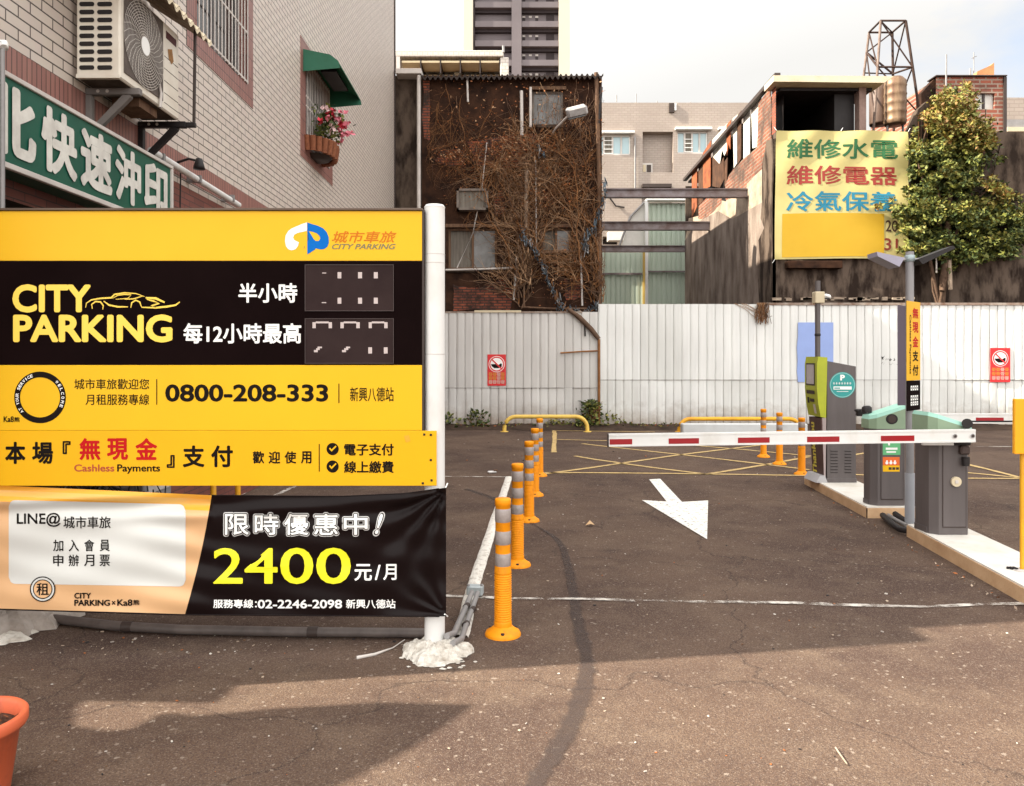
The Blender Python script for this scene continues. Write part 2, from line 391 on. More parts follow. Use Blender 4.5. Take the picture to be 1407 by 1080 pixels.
def fence_mat(name, col):
    m = mat(name, col, .5, col2=tuple(x * .86 for x in col), vs=1.1, streak=(2.2, 1, .35), bump=.06, bs=5); t = m.node_tree; l = t.links.new; b = t.nodes['Principled BSDF']
    src = b.inputs['Base Color'].links[0].from_socket; g = N(t, 'ShaderNodeNewGeometry'); sp = N(t, 'ShaderNodeSeparateXYZ'); l(g.outputs['Position'], sp.inputs[0])
    nn = N(t, 'ShaderNodeTexNoise', Scale=3.5, Detail=7., Roughness=.7); l(g.outputs['Position'], nn.inputs['Vector'])
    a = N(t, 'ShaderNodeMath', operation='MULTIPLY_ADD'); l(nn.outputs['Fac'], a.inputs[0]); a.inputs[1].default_value = -1.1; l(sp.outputs['Z'], a.inputs[2])
    r = N(t, 'ShaderNodeMapRange'); l(a.outputs[0], r.inputs['Value']); r.inputs['From Min'].default_value = .05; r.inputs['From Max'].default_value = -.55; r.inputs['To Max'].default_value = .75
    x = N(t, 'ShaderNodeMix', data_type='RGBA'); l(r.outputs[0], x.inputs['Factor']); l(src, x.inputs['A']); x.inputs['B'].default_value = (.24, .17, .12, 1)
    mp_ = N(t, 'ShaderNodeMapping'); mp_.inputs['Scale'].default_value = (5., 1., .35); l(g.outputs['Position'], mp_.inputs['Vector'])
    n2 = N(t, 'ShaderNodeTexNoise', Scale=2.2, Detail=6., Roughness=.7); l(mp_.outputs[0], n2.inputs['Vector'])
    r2 = N(t, 'ShaderNodeMapRange'); l(n2.outputs['Fac'], r2.inputs['Value']); r2.inputs['From Min'].default_value = .60; r2.inputs['From Max'].default_value = .78; r2.inputs['To Max'].default_value = .45
    x2 = N(t, 'ShaderNodeMix', data_type='RGBA'); l(r2.outputs[0], x2.inputs['Factor']); l(x.outputs['Result'], x2.inputs['A']); x2.inputs['B'].default_value = (.42, .34, .27, 1)
    l(x2.outputs['Result'], b.inputs['Base Color']); return m
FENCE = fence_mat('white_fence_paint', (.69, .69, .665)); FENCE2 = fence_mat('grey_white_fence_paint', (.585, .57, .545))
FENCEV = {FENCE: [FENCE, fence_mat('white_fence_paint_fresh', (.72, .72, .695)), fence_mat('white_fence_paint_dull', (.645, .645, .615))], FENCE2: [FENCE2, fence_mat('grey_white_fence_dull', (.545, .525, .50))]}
SEAM = mat('seam_dark_line', (.09, .07, .06), .8, col2=(.40, .37, .33), vs=6., streak=(1, 1, .5))  # broken dark line along the joint of upper and lower sheets
YELLOW = mat('sign_yellow', (.76, .43, .010), .36, var=.06, vs=1.5, spec=.2)
YELLOW2 = mat('payment_sign_yellow', (.76, .40, .006), .38, var=.07, vs=2., spec=.2)
BLACK = mat('sign_black', (.007, .003, .003), .6, var=.3, vs=2., spec=.02)
INK = mat('black_lettering', (.009, .006, .005), .6, var=.1, spec=.08)
WHITE = mat('white_lettering', (.84, .83, .80), .45, var=.04)
WPAINT = mat('white_post_paint', (.68, .67, .65), .4, col2=(.56, .53, .48), vs=3.5, streak=(1, 1, .5), bump=.05, bs=14, lo=.5, hi=.75)
RED = mat('red_lettering', (.46, .008, .010), .5, var=.06, spec=.1)
ORANGEL = mat('orange_lettering', (.56, .16, .012), .5, var=.05, spec=.1)
OLIVEL = mat('grey_lettering', (.18, .16, .07), .5, var=.05)
BLUE = mat('logo_blue', (.0, .13, .48), .5, var=.05, spec=.1)
YLET = mat('yellow_lettering', (.85, .58, .07), .4, var=.04)
BRYEL = mat('bright_yellow_lettering', (.86, .80, .02), .5, var=.06)
LEDP = mat('display_smoked_glass', (.026, .016, .016), .45, col2=(.036, .023, .022), vs=4., spec=.03)
LEDS = mat('display_segment', (.50, .42, .40), .5, var=.1)
DGREY = mat('dark_frame', (.05, .035, .03), .5, var=.2)
GREY = mat('grey_metal', (.27, .255, .25), .5, metal=.2, var=.2, vs=6.)
STEEL = mat('cabinet_grey_paint', (.105, .088, .086), .45, col2=(.082, .069, .067), vs=2.5, streak=(3, 3, .4))
STEEL2 = mat('beam_steel', (.20, .165, .17), .6, col2=(.12, .085, .075), vs=3.)
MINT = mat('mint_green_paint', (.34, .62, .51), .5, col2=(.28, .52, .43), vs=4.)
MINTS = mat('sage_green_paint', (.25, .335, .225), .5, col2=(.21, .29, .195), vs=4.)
LIME = mat('lime_paint', (.38, .41, .02), .4, col2=(.31, .34, .02), vs=5.)
ORANGE = mat('bollard_orange', (.80, .27, .003), .55, col2=(.42, .15, .012), vs=9., bump=.05, bs=25, spec=.25, lo=.52, hi=.80)
REFL = mat('grey_reflective_band', (.33, .28, .26), .3, col2=(.26, .22, .2), vs=40.)
YPAINT = mat('yellow_metal_paint', (.78, .38, .012), .45, col2=(.60, .28, .015), vs=5.)
PYEL = mat('pale_yellow_metal_paint', (.74, .50, .10), .45, col2=(.60, .38, .07), vs=5.)
REDST = mat('red_reflective_stripe', (.30, .005, .010), .35, var=.12, vs=8.)
DARK = mat('black_plastic_and_shade', (.02, .016, .016), .5, var=.2)
CONC = mat('rough_white_cement', (.62, .58, .52), .9, col2=(.30, .25, .20), vs=16., bump=1., bs=45, lo=.45, hi=.75)
CONCG = mat('grey_concrete', (.42, .37, .33), .9, col2=(.26, .22, .19), vs=6., bump=.6, bs=30)
ISLE = mat('island_white_paint', (.66, .635, .59), .6, col2=(.55, .50, .43), vs=4., bump=.15, bs=30)
CREAM = mat('cream_paint', (.58, .49, .34), .6, col2=(.48, .40, .27), vs=2.)
BEIGE = mat('ac_beige_paint', (.72, .67, .58), .42, col2=(.60, .53, .44), vs=3.)
GREENS = mat('shop_sign_green', (.006, .085, .052), .4, col2=(.006, .065, .042), vs=2.)
AWNG = mat('awning_green', (.015, .16, .07), .5, col2=(.012, .12, .055), vs=3.)
PANE = glass('dark_window_glass', (.03, .028, .028))
PANEB = glass('pale_window_glass', (.30, .42, .45), .15)
CURT = mat('dusty_curtain', (.20, .18, .15), .8, col2=(.12, .10, .085), vs=4., streak=(3, 1, .3))
WOOD = mat('weathered_wood', (.17, .10, .06), .8, col2=(.09, .05, .035), vs=5., streak=(3, 3, .3))
BARS = mat('window_bar_paint', (.55, .50, .46), .5, var=.2)
STEM = mat('dead_creeper_stem', (.30, .14, .058), .9, col2=(.15, .065, .028), vs=3.)
STEM2 = mat('pale_creeper_stem', (.46, .29, .17), .9, col2=(.28, .15, .08), vs=3.)
DLEAF = mat('dry_leaf', (.34, .12, .045), .8, col2=(.13, .05, .022), vs=5.)
LEAF1 = mat('leaf_dark_green', (.055, .075, .018), .6, col2=(.03, .045, .012), vs=3.)
LEAF2 = mat('leaf_mid_green', (.20, .205, .04), .6, col2=(.11, .125, .025), vs=3.)
LEAF3 = mat('leaf_yellow_green', (.28, .235, .05), .6, col2=(.18, .14, .028), vs=3.)
LEAF4 = mat('leaf_rusty', (.27, .145, .035), .6, col2=(.15, .075, .02), vs=3.)
BARK = mat('bark', (.13, .08, .055), .9, col2=(.07, .045, .03), vs=6., bump=.6, bs=20)
PGREEN = mat('pale_green_sheet', (.47, .54, .44), .5, col2=(.41, .47, .38), vs=1.5, streak=(1, 1, .3))
PAINT = worn('worn_white_line', (.64, .59, .53), .60, .80, 6., col2=(.48, .43, .38))
PAINTW = worn('white_arrow_paint', (.78, .75, .70), .37, .45, 30., col2=(.66, .62, .56), edge=False)
YLINE = worn('worn_yellow_line', (.58, .39, .13), .30, .72, 12., col2=(.42, .29, .13))
TAR = worn('asphalt_tar_streak', (.048, .031, .026), .16, .95, 14., rough=.85, amount=.78)

# ================================================================== GROUND
mb = MB(); mb.add([(-300, -300, 0), (300, -300, 0), (300, 500, 0), (-300, 500, 0)], [(0, 1, 2, 3)], M_ASPH)
tag(mb.build('ground'), kind='structure')
def ground_line(name, pts, wid, m, z=.008, sub=4, jit=.25):
    b = MB(); q = [G(u, v) for u, v in pts]; b.ribbon([(p.x, p.y) for p in q], wid, m, z, sub, jit)
    return tag(b.build(name), kind='structure')
ground_line('tar_streak', [(735, 722), (768, 745), (783, 790), (793, 850), (806, 905), (800, 950), (782, 1000), (748, 1055), (715, 1110)], [.03, .08, .09, .10, .105, .12, .11, .10, .09], TAR, .004, 8)  # dark tar streak sealing a crack, laid over the asphalt
ground_line('tar_streak', [(640, 672), (690, 690), (735, 722)], [.1, .1, .06], TAR, .004, 8)
ground_line('road_line', [(560, 818), (640, 821), (730, 824), (800, 824), (880, 827)], .075, PAINT)
ground_line('road_line', [(870, 826), (960, 828), (1060, 829), (1180, 833), (1290, 835)], [.03, .08, .10, .09, .05], PAINT)
ground_line('road_line', [(1280, 835), (1340, 832), (1440, 830)], .08, PAINT)
ground_line('road_line', [(560, 655), (640, 655.5), (702, 656)], .07, PAINT)
ground_line('road_line', [(360, 690), (400, 671), (440, 652)], .10, PAINT)
ground_line('road_line', [(318, 690), (352, 668), (380, 650)], .05, PAINT)
ground_line('road_line', [(1300, 614), (1350, 614), (1440, 614)], .09, PAINT)
for pts in ([(748, 650), (860, 650.5), (975, 652), (1112, 654)], [(745, 652), (820, 642), (930, 626), (1045, 612)], [(800, 610), (834, 614), (970, 629), (1112, 646)],
            [(790, 627), (820, 632), (890, 642), (970, 652)], [(972, 652), (1040, 641), (1112, 628)], [(900, 606), (950, 612), (1030, 619), (1115, 627)],
            [(762, 592), (800, 592.5), (900, 594)], [(762, 604), (840, 606), (930, 605)], [(1290, 657), (1350, 658), (1440, 658)],
            [(1310, 634), (1360, 646), (1410, 659)], [(1310, 648), (1360, 653), (1410, 658)], [(1160, 628), (1182, 624), (1210, 620)], [(1160, 652), (1185, 653), (1205, 653)]):
    ground_line('road_hatch_line', pts, .12, YLINE)
ground_line('road_hatch_line', [(762, 591), (762, 600), (761, 622)], .13, YLINE)
mb = MB()      # the arrow
z = .008
A = [(892, 659.5), (907, 658.5), (937, 690.5), (973, 688.5), (971.5, 742), (882, 688), (916, 690)]
mb.poly([G(u, v) + Vector((0, 0, z)) for u, v in A], PAINTW)
tag(mb.build('road_marking'), kind='structure')
mb = MB()      # dirt verge along the fence
DIRT = mat('dirt', (.07, .045, .032), .95, col2=(.03, .02, .015), vs=3., bump=.8, bs=20)
n = 60; top = []; bot = []
for i in range(n + 1):
    x = -8 + 28 * i / n
    top.append((x, 18.35, .10 + rnd.uniform(0, .05))); bot.append((x, 17.55 + rnd.uniform(-.14, .14), .002))
mb.add(bot + top, [(i, i + 1, n + 2 + i, n + 1 + i) for i in range(n)], DIRT)
tag(mb.build('dirt_verge'), kind='structure')

# ================================================================== LEFT TILED BUILDING
WX = -3.2; WH = 11.65
Y0, Y1 = 3.72, 21.0
bld = thing('tiled_apartment_building', 'pinkish beige tiled apartment building with barred windows and a green window awning', 'building', (WX, 12, 0))
b = MB()
def wf(s, t, dep): return (WX - dep, s, t)
W1 = (7.82, 4.92, 9.3, 6.65); W2 = (11.95, 4.93, 13.45, 6.3); SH = (4.3, 0.0, 6.62, 2.62)
holes_wall(b, wf, Y0, Y1, 3.3, WH, [W1, W2], TILE, .16, SOLD)
holes_wall(b, wf, Y0, Y1, 0.0, 3.3, [SH], REDT, .9, DGREY)
b.poly([(WX, Y0, 0), (-12, Y0, 0), (-12, Y0, WH), (WX, Y0, WH)], TILE); b.poly([(WX, Y1, 0), (-12, Y1, 0), (-12, Y1, WH), (WX, Y1, WH)], TILE)
b.poly([(-12, Y0, 0), (-12, Y1, 0), (-12, Y1, WH), (-12, Y0, WH)], TILE); b.poly([(WX, Y0, WH), (-12, Y0, WH), (-12, Y1, WH), (WX, Y1, WH)], CONCG)
b.build('wall', bld)
b = MB()
b.box((WX - .002, Y0, 3.37), (WX + .004, Y1, 3.6), SOLD); b.build('tile_band', bld)
b = MB()
b.box((WX - .01, Y1 - .07, 0), (WX + .03, Y1 + .03, WH), DGREY, .008); b.build('corner_trim', bld)
for (h, tr) in ((W1, (7.58, 4.70, 9.52, 6.9)), (W2, (11.66, 4.70, 13.74, 6.52))):
    b = MB()
    a0, t0, a1, t1 = h; o0, q0, o1, q1 = tr
    for (x, y, zz, k) in ((o0, q0, o1, t0), (o0, t1, o1, q1), (o0, t0, a0, t1), (a1, t0, o1, t1)):
        b.box((WX - .003, x, y), (WX + .006, zz, k), SOLD)
    b.build('window_surround', bld)
    wn = MB(); fr = .05
    for (x, y, zz, k) in ((a0, t0, a1, t0 + fr), (a0, t1 - fr, a1, t1), (a0, t0 + fr, a0 + fr, t1 - fr), (a1 - fr, t0 + fr, a1, t1 - fr), ((a0 + a1) / 2 - .03, t0 + fr, (a0 + a1) / 2 + .03, t1 - fr)):
        wn.box((WX - .14, x, y), (WX - .10, zz, k), GREY)
    wo = wn.build('window', bld)
    g = MB(); g.poly([(WX - .125, a0, t0), (WX - .125, a1, t0), (WX - .125, a1, t1), (WX - .125, a0, t1)], PANE); g.build('pane', wo)
    g = MB(); g.poly([(WX - .158, a0, t0), (WX - .158, a0 + .5 * (a1 - a0), t0), (WX - .158, a0 + .5 * (a1 - a0), t1), (WX - .158, a0, t1)], CURT)
    gr = MB()
    k = int((a1 - a0) / .105)
    for i in range(k + 1):
        y = a0 + .02 + (a1 - a0 - .04) * i / k; gr.tube([(WX + .02, y, t0), (WX + .02, y, t1)], .008, BARS, 6, False)
    for zz in (t0 + .03, t0 + .62, t1 - .6, t1 - .03): gr.box((WX + .005, a0, zz - .012), (WX + .018, a1, zz + .012), BARS)
    gr.build('window_grille', bld)
b = MB()          # dark shop front under the shop sign
b.box((WX - .88, 4.3, .0), (WX - .84, 6.62, 2.62), mat('shop_interior', (.035, .022, .018), .8, col2=(.09, .06, .045), vs=3.), 0)
for i in range(16): b.box((WX - .84, 4.32, .1 + i * .15), (WX - .82, 6.6, .13 + i * .15), DGREY)
b.build('shop_front', bld)
b = MB()          # unseen slabs, added and cut to cast the foreground shadow
SHADOW_OUTLINE = [(-.18, 3.585), (-.62, 3.61), (-1.02, 3.555), (-1.44, 3.47), (-1.53, 3.50), (-1.58, 3.36), (-1.75, 3.33), (-1.93, 3.38), (-2.02, 3.55), (-2.05, 3.85), (-5, 3.85), (-5, 1.5), (-1.2, 2.2), (-.64, 2.92), (-.43, 3.17)]
b.prism([(x - 4.0, y - .635, 3.0) for x, y in SHADOW_OUTLINE], (0, 0, .06), CREAM); b.prism([(x - 4.0, y - .635, 3.07) for x, y in ((-2.1, 3.62), (-1.46, 3.60), (-1.43, 3.9), (-2.1, 3.9))], (0, 0, .05), CREAM); b.build('shadow_slab', bld)
b = MB(); b.box((-12, 3.50, 0), (WX - .01, Y0 - .003, 4.27), REDT); b.build('unseen_front_block', bld)  # unseen low block, added for the step in the foreground shadow

# pipe along the wall under the tile band
b = MB(); b.tube([(-3.1, 6.62, 3.40), (-3.1, 7.4, 3.385), (-3.1, 8.75, 3.36)], .032, WPAINT, 10)
for y in (6.8, 7.6, 8.5): b.box((-3.2, y - .02, 3.35), (-3.06, y + .02, 3.42), GREY)
tag(b.build('wall_pipe', origin=(-3.1, 7.4, 3.3)), 'white pipe running along the tiled wall from the end of the green shop sign', 'pipe')
b = MB()
q = P(263, 232, 7.6); q.x = -3.02
b.tube([(-3.2, 7.35, 3.48), (-3.08, 7.35, 3.52), (-3.0, 7.35, 3.50)], .012, DARK, 6); b.lathe((-2.98, 7.35, 3.42), [(0, .11), (.03, .10), (.05, .03), (.055, 0), (0, 0)], DARK, 10)
b.tube([(-3.16, 7.36, 3.45), (-3.14, 7.3, 3.0), (-3.17, 7.1, 2.5)], .007, DARK, 5)
tag(b.build('wall_lamp', origin=(-3.1, 7.35, 3.4)), 'small black wall lamp with a dangling cable above the white wall pipe', 'lamp')

# green shop sign
SX = -2.95
sg = thing('shop_sign', 'green shop sign box with big white characters jutting from the tiled wall', 'sign', (SX, 5, 2.7))
b = MB(); b.box((WX + .007, 3.9, 2.745), (SX - .004, 6.68, 3.262), GREENS, .004); b.build('sign_box', sg)
b = MB()
for (y0, z0, y1, z1) in ((3.9, 2.72, 6.70, 2.755), (3.9, 3.255, 6.70, 3.285), (6.665, 2.755, 6.70, 3.255)):
    b.box((SX - .02, y0, z0), (SX + .012, y1, z1), BARS, .004)
b.build('frame', sg)
SHOPG = mat('shop_lettering_white', (.66, .64, .58), .5, col2=(.45, .42, .38), vs=6.)
for (ch, y0, y1) in (('北', 4.30, 4.78), ('快', 4.83, 5.23), ('速', 5.27, 5.69), ('沖', 5.73, 6.13), ('印', 6.18, 6.60)):
    b = MB(); b.text(ch, lambda a, c: (SX + .003, y0 + a * (y1 - y0), 2.80 + c * .42), SHOPG, .042); b.build('lettering', sg)
b = MB(); b.tube([(-2.86, 4.33, 1.9), (-2.86, 4.33, 3.35)], .013, GREY, 8); b.tube([(-2.86, 4.33, 3.35), (-2.88, 4.33, 3.37), (-2.86, 4.36, 3.38)], .03, WPAINT, 8)
b.tube([(-2.86, 4.33, 2.62), (-3.2, 4.40, 2.62)], .01, GREY, 6)
tag(b.build('metal_pole', origin=(-2.86, 4.33, 1.9)), 'thin grey pole standing in front of the green shop sign', 'pole')

# air conditioner on its bracket
AX0, AX1, AY0, AY1, AZ0, AZ1 = -3.16, -2.84, 5.59, 6.58, 3.645, 4.37
ac = thing('air_conditioner', 'beige outdoor air conditioner unit on a bracket above the green shop sign', 'air conditioner', (-3.0, 6.2, AZ0))
b = MB(); b.box((AX0, AY0, AZ0), (AX1, AY1, AZ1), BEIGE, .012)
b.box((AX0 + .002, AY0 - .004, AZ0), (AX1 - .002, AY0, AZ0 + .03), BEIGE)
for i, zz in enumerate((.06, .14, .24, .34, .44)): b.box((AX1 - .001, 6.30, AZ0 + zz), (AX1 + .002, 6.56, AZ0 + zz + .004), DGREY)
b.build('casing', ac)
b = MB()
for i in range(11):
    for (x0, x1) in ((-3.135, -3.025), (-3.005, -2.895)):
        zc = AZ0 + .075 + i * .0575; pts = []
        for s_ in range(17):
            an = math.pi * s_ / 8; cx = (x0 + .017 if math.cos(an) < 0 else x1 - .017)
            pts.append((cx + .017 * math.cos(an), AY0 - .003, zc + .017 * math.sin(an)))
        b.poly(pts[:-1], DARK)
b.build('louvre_slot', ac)
GRC = mat('fan_grille_wire', (.50, .45, .40), .4)
fy, fz = 5.945, AZ0 + .375
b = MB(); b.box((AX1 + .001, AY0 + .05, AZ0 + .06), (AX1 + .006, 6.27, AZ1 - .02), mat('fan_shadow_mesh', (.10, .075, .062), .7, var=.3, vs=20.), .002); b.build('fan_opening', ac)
b = MB()
for k in range(1, 15):
    r = .05 + k * .0195; b.disc((AX1 + .014, fy, fz), r, (0, 1, 0), (0, 0, 1), GRC, 40, r - .005)
for k in range(30):
    an = k / 30 * 2 * math.pi
    b.tube([(AX1 + .012, fy + math.cos(an + t * .7) * (.06 + t * .265), fz + math.sin(an + t * .7) * (.06 + t * .265)) for t in (0, .35, .7, 1)], .0028, GRC, 4, False)
b.build('fan_grille', ac)
b = MB(); b.disc((AX1 + .018, fy, fz), .068, (0, 1, 0), (0, 0, 1), WHITE, 24); b.disc((AX1 + .0165, fy, fz), .074, (0, 1, 0), (0, 0, 1), GRC, 24); b.build('fan_hub', ac)
b = MB(); b.box((AX1 + .001, 6.33, AZ0 + .60), (AX1 + .003, 6.52, AZ0 + .66), mat('maroon_label', (.08, .02, .02), .5)); 
b.poly([(AX1 + .003, 6.36, AZ0 + .52), (AX1 + .003, 6.44, AZ0 + .55), (AX1 + .003, 6.47, AZ0 + .46), (AX1 + .003, 6.43, AZ0 + .42), (AX1 + .003, 6.38, AZ0 + .45)], mat('rust_stain', (.33, .16, .05), .7, var=.4, vs=20.)); b.build('label', ac)
b = MB(); b.tube([(AX1 + .02, 6.18, AZ0 - .02), (AX1 + .022, 6.2, AZ0 + .1), (AX1 + .02, 6.17, AZ0 + .16)], .012, BARS, 6); b.build('drain_hose', ac)
for (y, m_) in ((5.80, mat('bracket_grey', (.16, .14, .13), .6)), (6.61, DARK)):
    b = MB(); b.box((WX + .004, y - .025, AZ0 - .055), (AX1 + .05, y + .025, AZ0 - .004), m_, .004)
    b.box((WX + .004, y - .025, AZ0 - .42), (WX + .05, y + .025, AZ0 - .056), m_, .004)
    b.prism([(WX + .05, y - .02, AZ0 - .30), (WX + .05, y - .02, AZ0 - .36), (AX1 - .02, y - .02, AZ0 - .075), (AX1 - .02, y - .02, AZ0 - .057), (AX1 - .08, y - .02, AZ0 - .057)], (0, .04, 0), m_)
    for x in (WX + .1, WX + .17): b.disc((x, y - .0265, AZ0 - .03), .013, (1, 0, 0), (0, 0, 1), BARS, 10)
    b.build('bracket', ac)
b = MB(); b.box((AX0 + .015, AY0 + .03, AZ0 - .004), (AX1 - .02, AY1 - .02, AZ0 - .001), mat('underside_shade', (.05, .035, .026), .8, col2=(.11, .085, .07), vs=6.)); b.tube([(AX1 + .115, 6.61, AZ0 - .03), (AX1 + .13, 6.60, AZ0 + .78)], .013, DGREY, 6)  # dark plate under the casing paints the deep shade there
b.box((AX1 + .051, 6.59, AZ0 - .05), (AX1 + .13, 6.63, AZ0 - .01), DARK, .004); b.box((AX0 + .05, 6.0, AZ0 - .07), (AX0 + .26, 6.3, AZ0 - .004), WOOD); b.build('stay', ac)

# little corrugated rain cover above the air conditioner
b = MB()
def cov(s, t):
    y = 5.0 + s * 1.86; wv = .022 * math.cos(s * 2 * math.pi * 14)
    return Vector((WX + .02 + t * .51, y, 4.76 - t * .33 - s * .02 + wv))
b.grid(cov, 180, 3, mat('weathered_rain_cover', (.26, .19, .14), .7, col2=(.42, .36, .28), vs=6.))
b.grid(lambda s, t: cov(s, 1) + Vector((t * .004, 0, -t * .028)), 180, 1, CREAM)
b.grid(lambda s, t: cov(s, t) + Vector((0, 0, .006)), 180, 3, CREAM)
tag(b.build('corrugated_rain_cover', origin=(WX, 6, 4.7)), 'weathered corrugated rain cover sloping over the beige air conditioner', 'awning')

# green hood awning over the small window
aw = thing('window_awning', 'green metal hood awning over the small barred window', 'awning', (WX, 12.7, 6.2))
b = MB(); ay0, ay1 = 11.8, 13.5; xo = -2.66
b.prism([(WX + .008, ay0, 6.36), (WX + .008, ay0, 6.34), (WX + .42, ay0, 6.255), (xo, ay0, 6.16), (xo, ay0, 6.18), (WX + .42, ay0, 6.275)], (0, ay1 - ay0, 0), AWNG); b.build('hood', aw)
for y in (ay0 - .006, ay1):
    b = MB(); b.prism([(WX + .008, y, 6.36), (WX + .42, y, 6.275), (xo, y, 6.18), (xo + .03, y, 6.07), (WX + .008, y, 6.02)], (0, .006, 0), mat('awning_side_green', (.02, .13, .075), .5, col2=(.015, .10, .055), vs=3.)); b.build('side_panel', aw)
b = MB(); b.box((WX + .15, 12.3, 6.20), (WX + .40, 13.2, 6.235), DARK); b.build('patch', aw)  # black plate under the hood paints the shade of its recess

# flower basket at the small window
fb = thing('flower_basket', 'brown basket of pink flowers hanging under the barred window with the green awning', 'planter', (-2.95, 12.5, 4.9))
b = MB(); BASK = mat('woven_basket', (.26, .10, .05), .8, col2=(.16, .055, .03), vs=30.)
for i in range(12):
    an = -math.pi / 2 + math.pi * i / 11; b.tube([(WX + .03 + .36 * math.cos(an) * .8, 12.45 + .50 * math.sin(an), 4.86), (WX + .03 + .40 * math.cos(an) * .8, 12.45 + .55 * math.sin(an), 5.08)], .052, BASK, 6)
b.lathe((WX + .03, 12.45, 5.05), [(.30, 0), (.34, .02), (.34, .06), (.30, .07), (0, .02)], BASK, 20); b.lathe((WX + .03, 12.45, 4.82), [(0, 0), (.22, 0), (.28, .06)], DGREY, 16); b.build('basket', fb)
b = MB()
for i in range(260):
    p = Vector((WX + .22 + rnd.gauss(0, .12), 12.5 + rnd.gauss(0, .2), 5.2 + rnd.random() * .45)); leaf(b, p, .11, rnd.choice([LEAF1, LEAF1, LEAF2]))
b.build('foliage', fb)
b = MB(); PK = mat('pink_petal', (.72, .20, .26), .6, var=.2, vs=9.); PR = mat('red_petal', (.62, .03, .06), .6, var=.2, vs=9.); PL = mat('pale_petal', (.78, .55, .55), .6)
for i in range(20):
    c = Vector((WX + .32 + rnd.gauss(0, .12), 12.5 + rnd.gauss(0, .22), 5.2 + rnd.random() * .42)); m_ = rnd.choice([PK, PK, PR, PL])
    for k in range(9): leaf(b, c + Vector((rnd.gauss(0, .015), rnd.gauss(0, .015), rnd.gauss(0, .015))), .08, m_, .5, .9)
b.build('blossoms', fb)

# low clutter at the foot of the wall, seen under the sign
b = MB()
for i in range(40):
    y = 4.9 + rnd.random() * 1.3; b.tube([(-2.95 + rnd.uniform(-.1, .1), y, rnd.uniform(.3, .9)), (-2.95 + rnd.uniform(-.1, .1), y + rnd.uniform(-.5, .5), rnd.uniform(.4, .95)), (-2.9, y + rnd.uniform(-.6, .6), rnd.uniform(.3, .95))], .006, DARK, 4, False)
b.box((-3.15, 4.8, .03), (-3.0, 6.4, .62), DGREY, .01)
tag(b.build('wire_heap', origin=(-2.95, 5.5, 0)), 'dark heap of tangled wire netting by the wall under the sign', 'wire netting')
b = MB(); b.box((-3.17, 6.25, .02), (-2.98, 6.75, .95), GREY, .01); b.box((-3.0, 6.3, .5), (-2.975, 6.7, .9), BARS, .004)
tag(b.build('meter_cabinet', origin=(-3.1, 6.5, 0)), 'grey metal meter cabinet against the red tiled wall, glimpsed under the sign', 'cabinet')
b = MB(); b.tube([(-2.99, 7.72, 0), (-2.99, 7.72, .75), (-3.0, 7.8, .86), (-3.02, 8.4, .88), (-3.02, 8.48, .8), (-3.02, 8.5, 0)], .03, YPAINT, 10)
tag(b.build('hoop_guard', origin=(-3, 8.1, 0)), 'yellow pipe hoop beside the red tiled wall, glimpsed through the gap under the sign', 'hoop guard')

# ================================================================== FENCE
FD = 18.2
def fence(name, label, u0, u1, zt, seam, m, x_over=0):
    f = thing(name, label, 'fence', ((PX(u0, FD) + PX(u1, FD)) / 2, FD, 0))
    x0, x1 = PX(u0, FD), PX(u1, FD); pit = .196
    def sheet(z0, z1, yo):
        b = MB(); pr = []; x = x0; i = 0
        while x < x1:
            for (dx, dy) in ((0, .0), (.006, .022), (.016, .022), (.024, 0.), (.06, -.006), (.15, -.006)):
                if x + dx < x1: pr.append((x + dx, FD + yo + dy + (rnd.uniform(-.003, .003))))
            x += pit
        pr.append((x1, FD + yo)); n = len(pr); k0 = 0
        while k0 < n - 1:      # sheet by sheet: each a little out of line with the next
            k1 = min(n - 1, k0 + 30); dy = rnd.uniform(-.004, .004); dz = rnd.uniform(-.008, .008); q = pr[k0:k1 + 1]; c_ = len(q); m_ = rnd.choice(FENCEV[m]); rows = 7
            vs_ = []
            for r_ in range(rows + 1):
                zz_ = z0 + (z1 + dz - z0) * r_ / rows; vs_ += [(a, y_ + dy + rnd.uniform(-.0022, .0022) + .006 * math.sin(a * 1.7 + r_), zz_) for a, y_ in q]
            b.add(vs_, [(r_ * c_ + k, r_ * c_ + k + 1, (r_ + 1) * c_ + k + 1, (r_ + 1) * c_ + k) for r_ in range(rows) for k in range(c_ - 1)], m_); k0 = k1
        return b
    sheet(.03, seam - .005, .004).build('lower_sheets', f); sheet(seam + .004, zt, -.006).build('upper_sheets', f)
    b = MB(); b.box((x0, FD + .03, seam - .03), (x1, FD + .06, seam + .03), DGREY); b.box((x0, FD + .05, zt - .2), (x1, FD + .09, zt - .14), GREY); b.build('rail', f)
    b = MB(); x = x0
    while x < x1 - .5:
        ln = rnd.uniform(.4, 2.2)
        if rnd.random() < .75: b.box((x, FD - .012, seam - .007), (min(x1, x + ln), FD - .0075, seam + .006), SEAM)
        x += ln + rnd.uniform(.0, .25)
    b.build('seam_strip', f)
    return f
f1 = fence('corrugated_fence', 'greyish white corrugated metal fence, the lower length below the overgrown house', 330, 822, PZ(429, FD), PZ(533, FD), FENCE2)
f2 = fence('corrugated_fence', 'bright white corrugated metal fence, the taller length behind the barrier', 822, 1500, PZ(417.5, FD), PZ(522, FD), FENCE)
RUST = mat('brown_rust_cap', (.17, .10, .07), .8, col2=(.40, .35, .30), vs=4.)
b = MB(); b.box((PX(1040, FD), FD - .03, PZ(419.5, FD)), (PX(1500, FD), FD + .06, PZ(416, FD)), RUST); b.build('cap', f2)
b = MB(); b.box((PX(330, FD), FD - .03, PZ(430, FD)), (PX(652, FD), FD + .06, PZ(428, FD)), RUST)
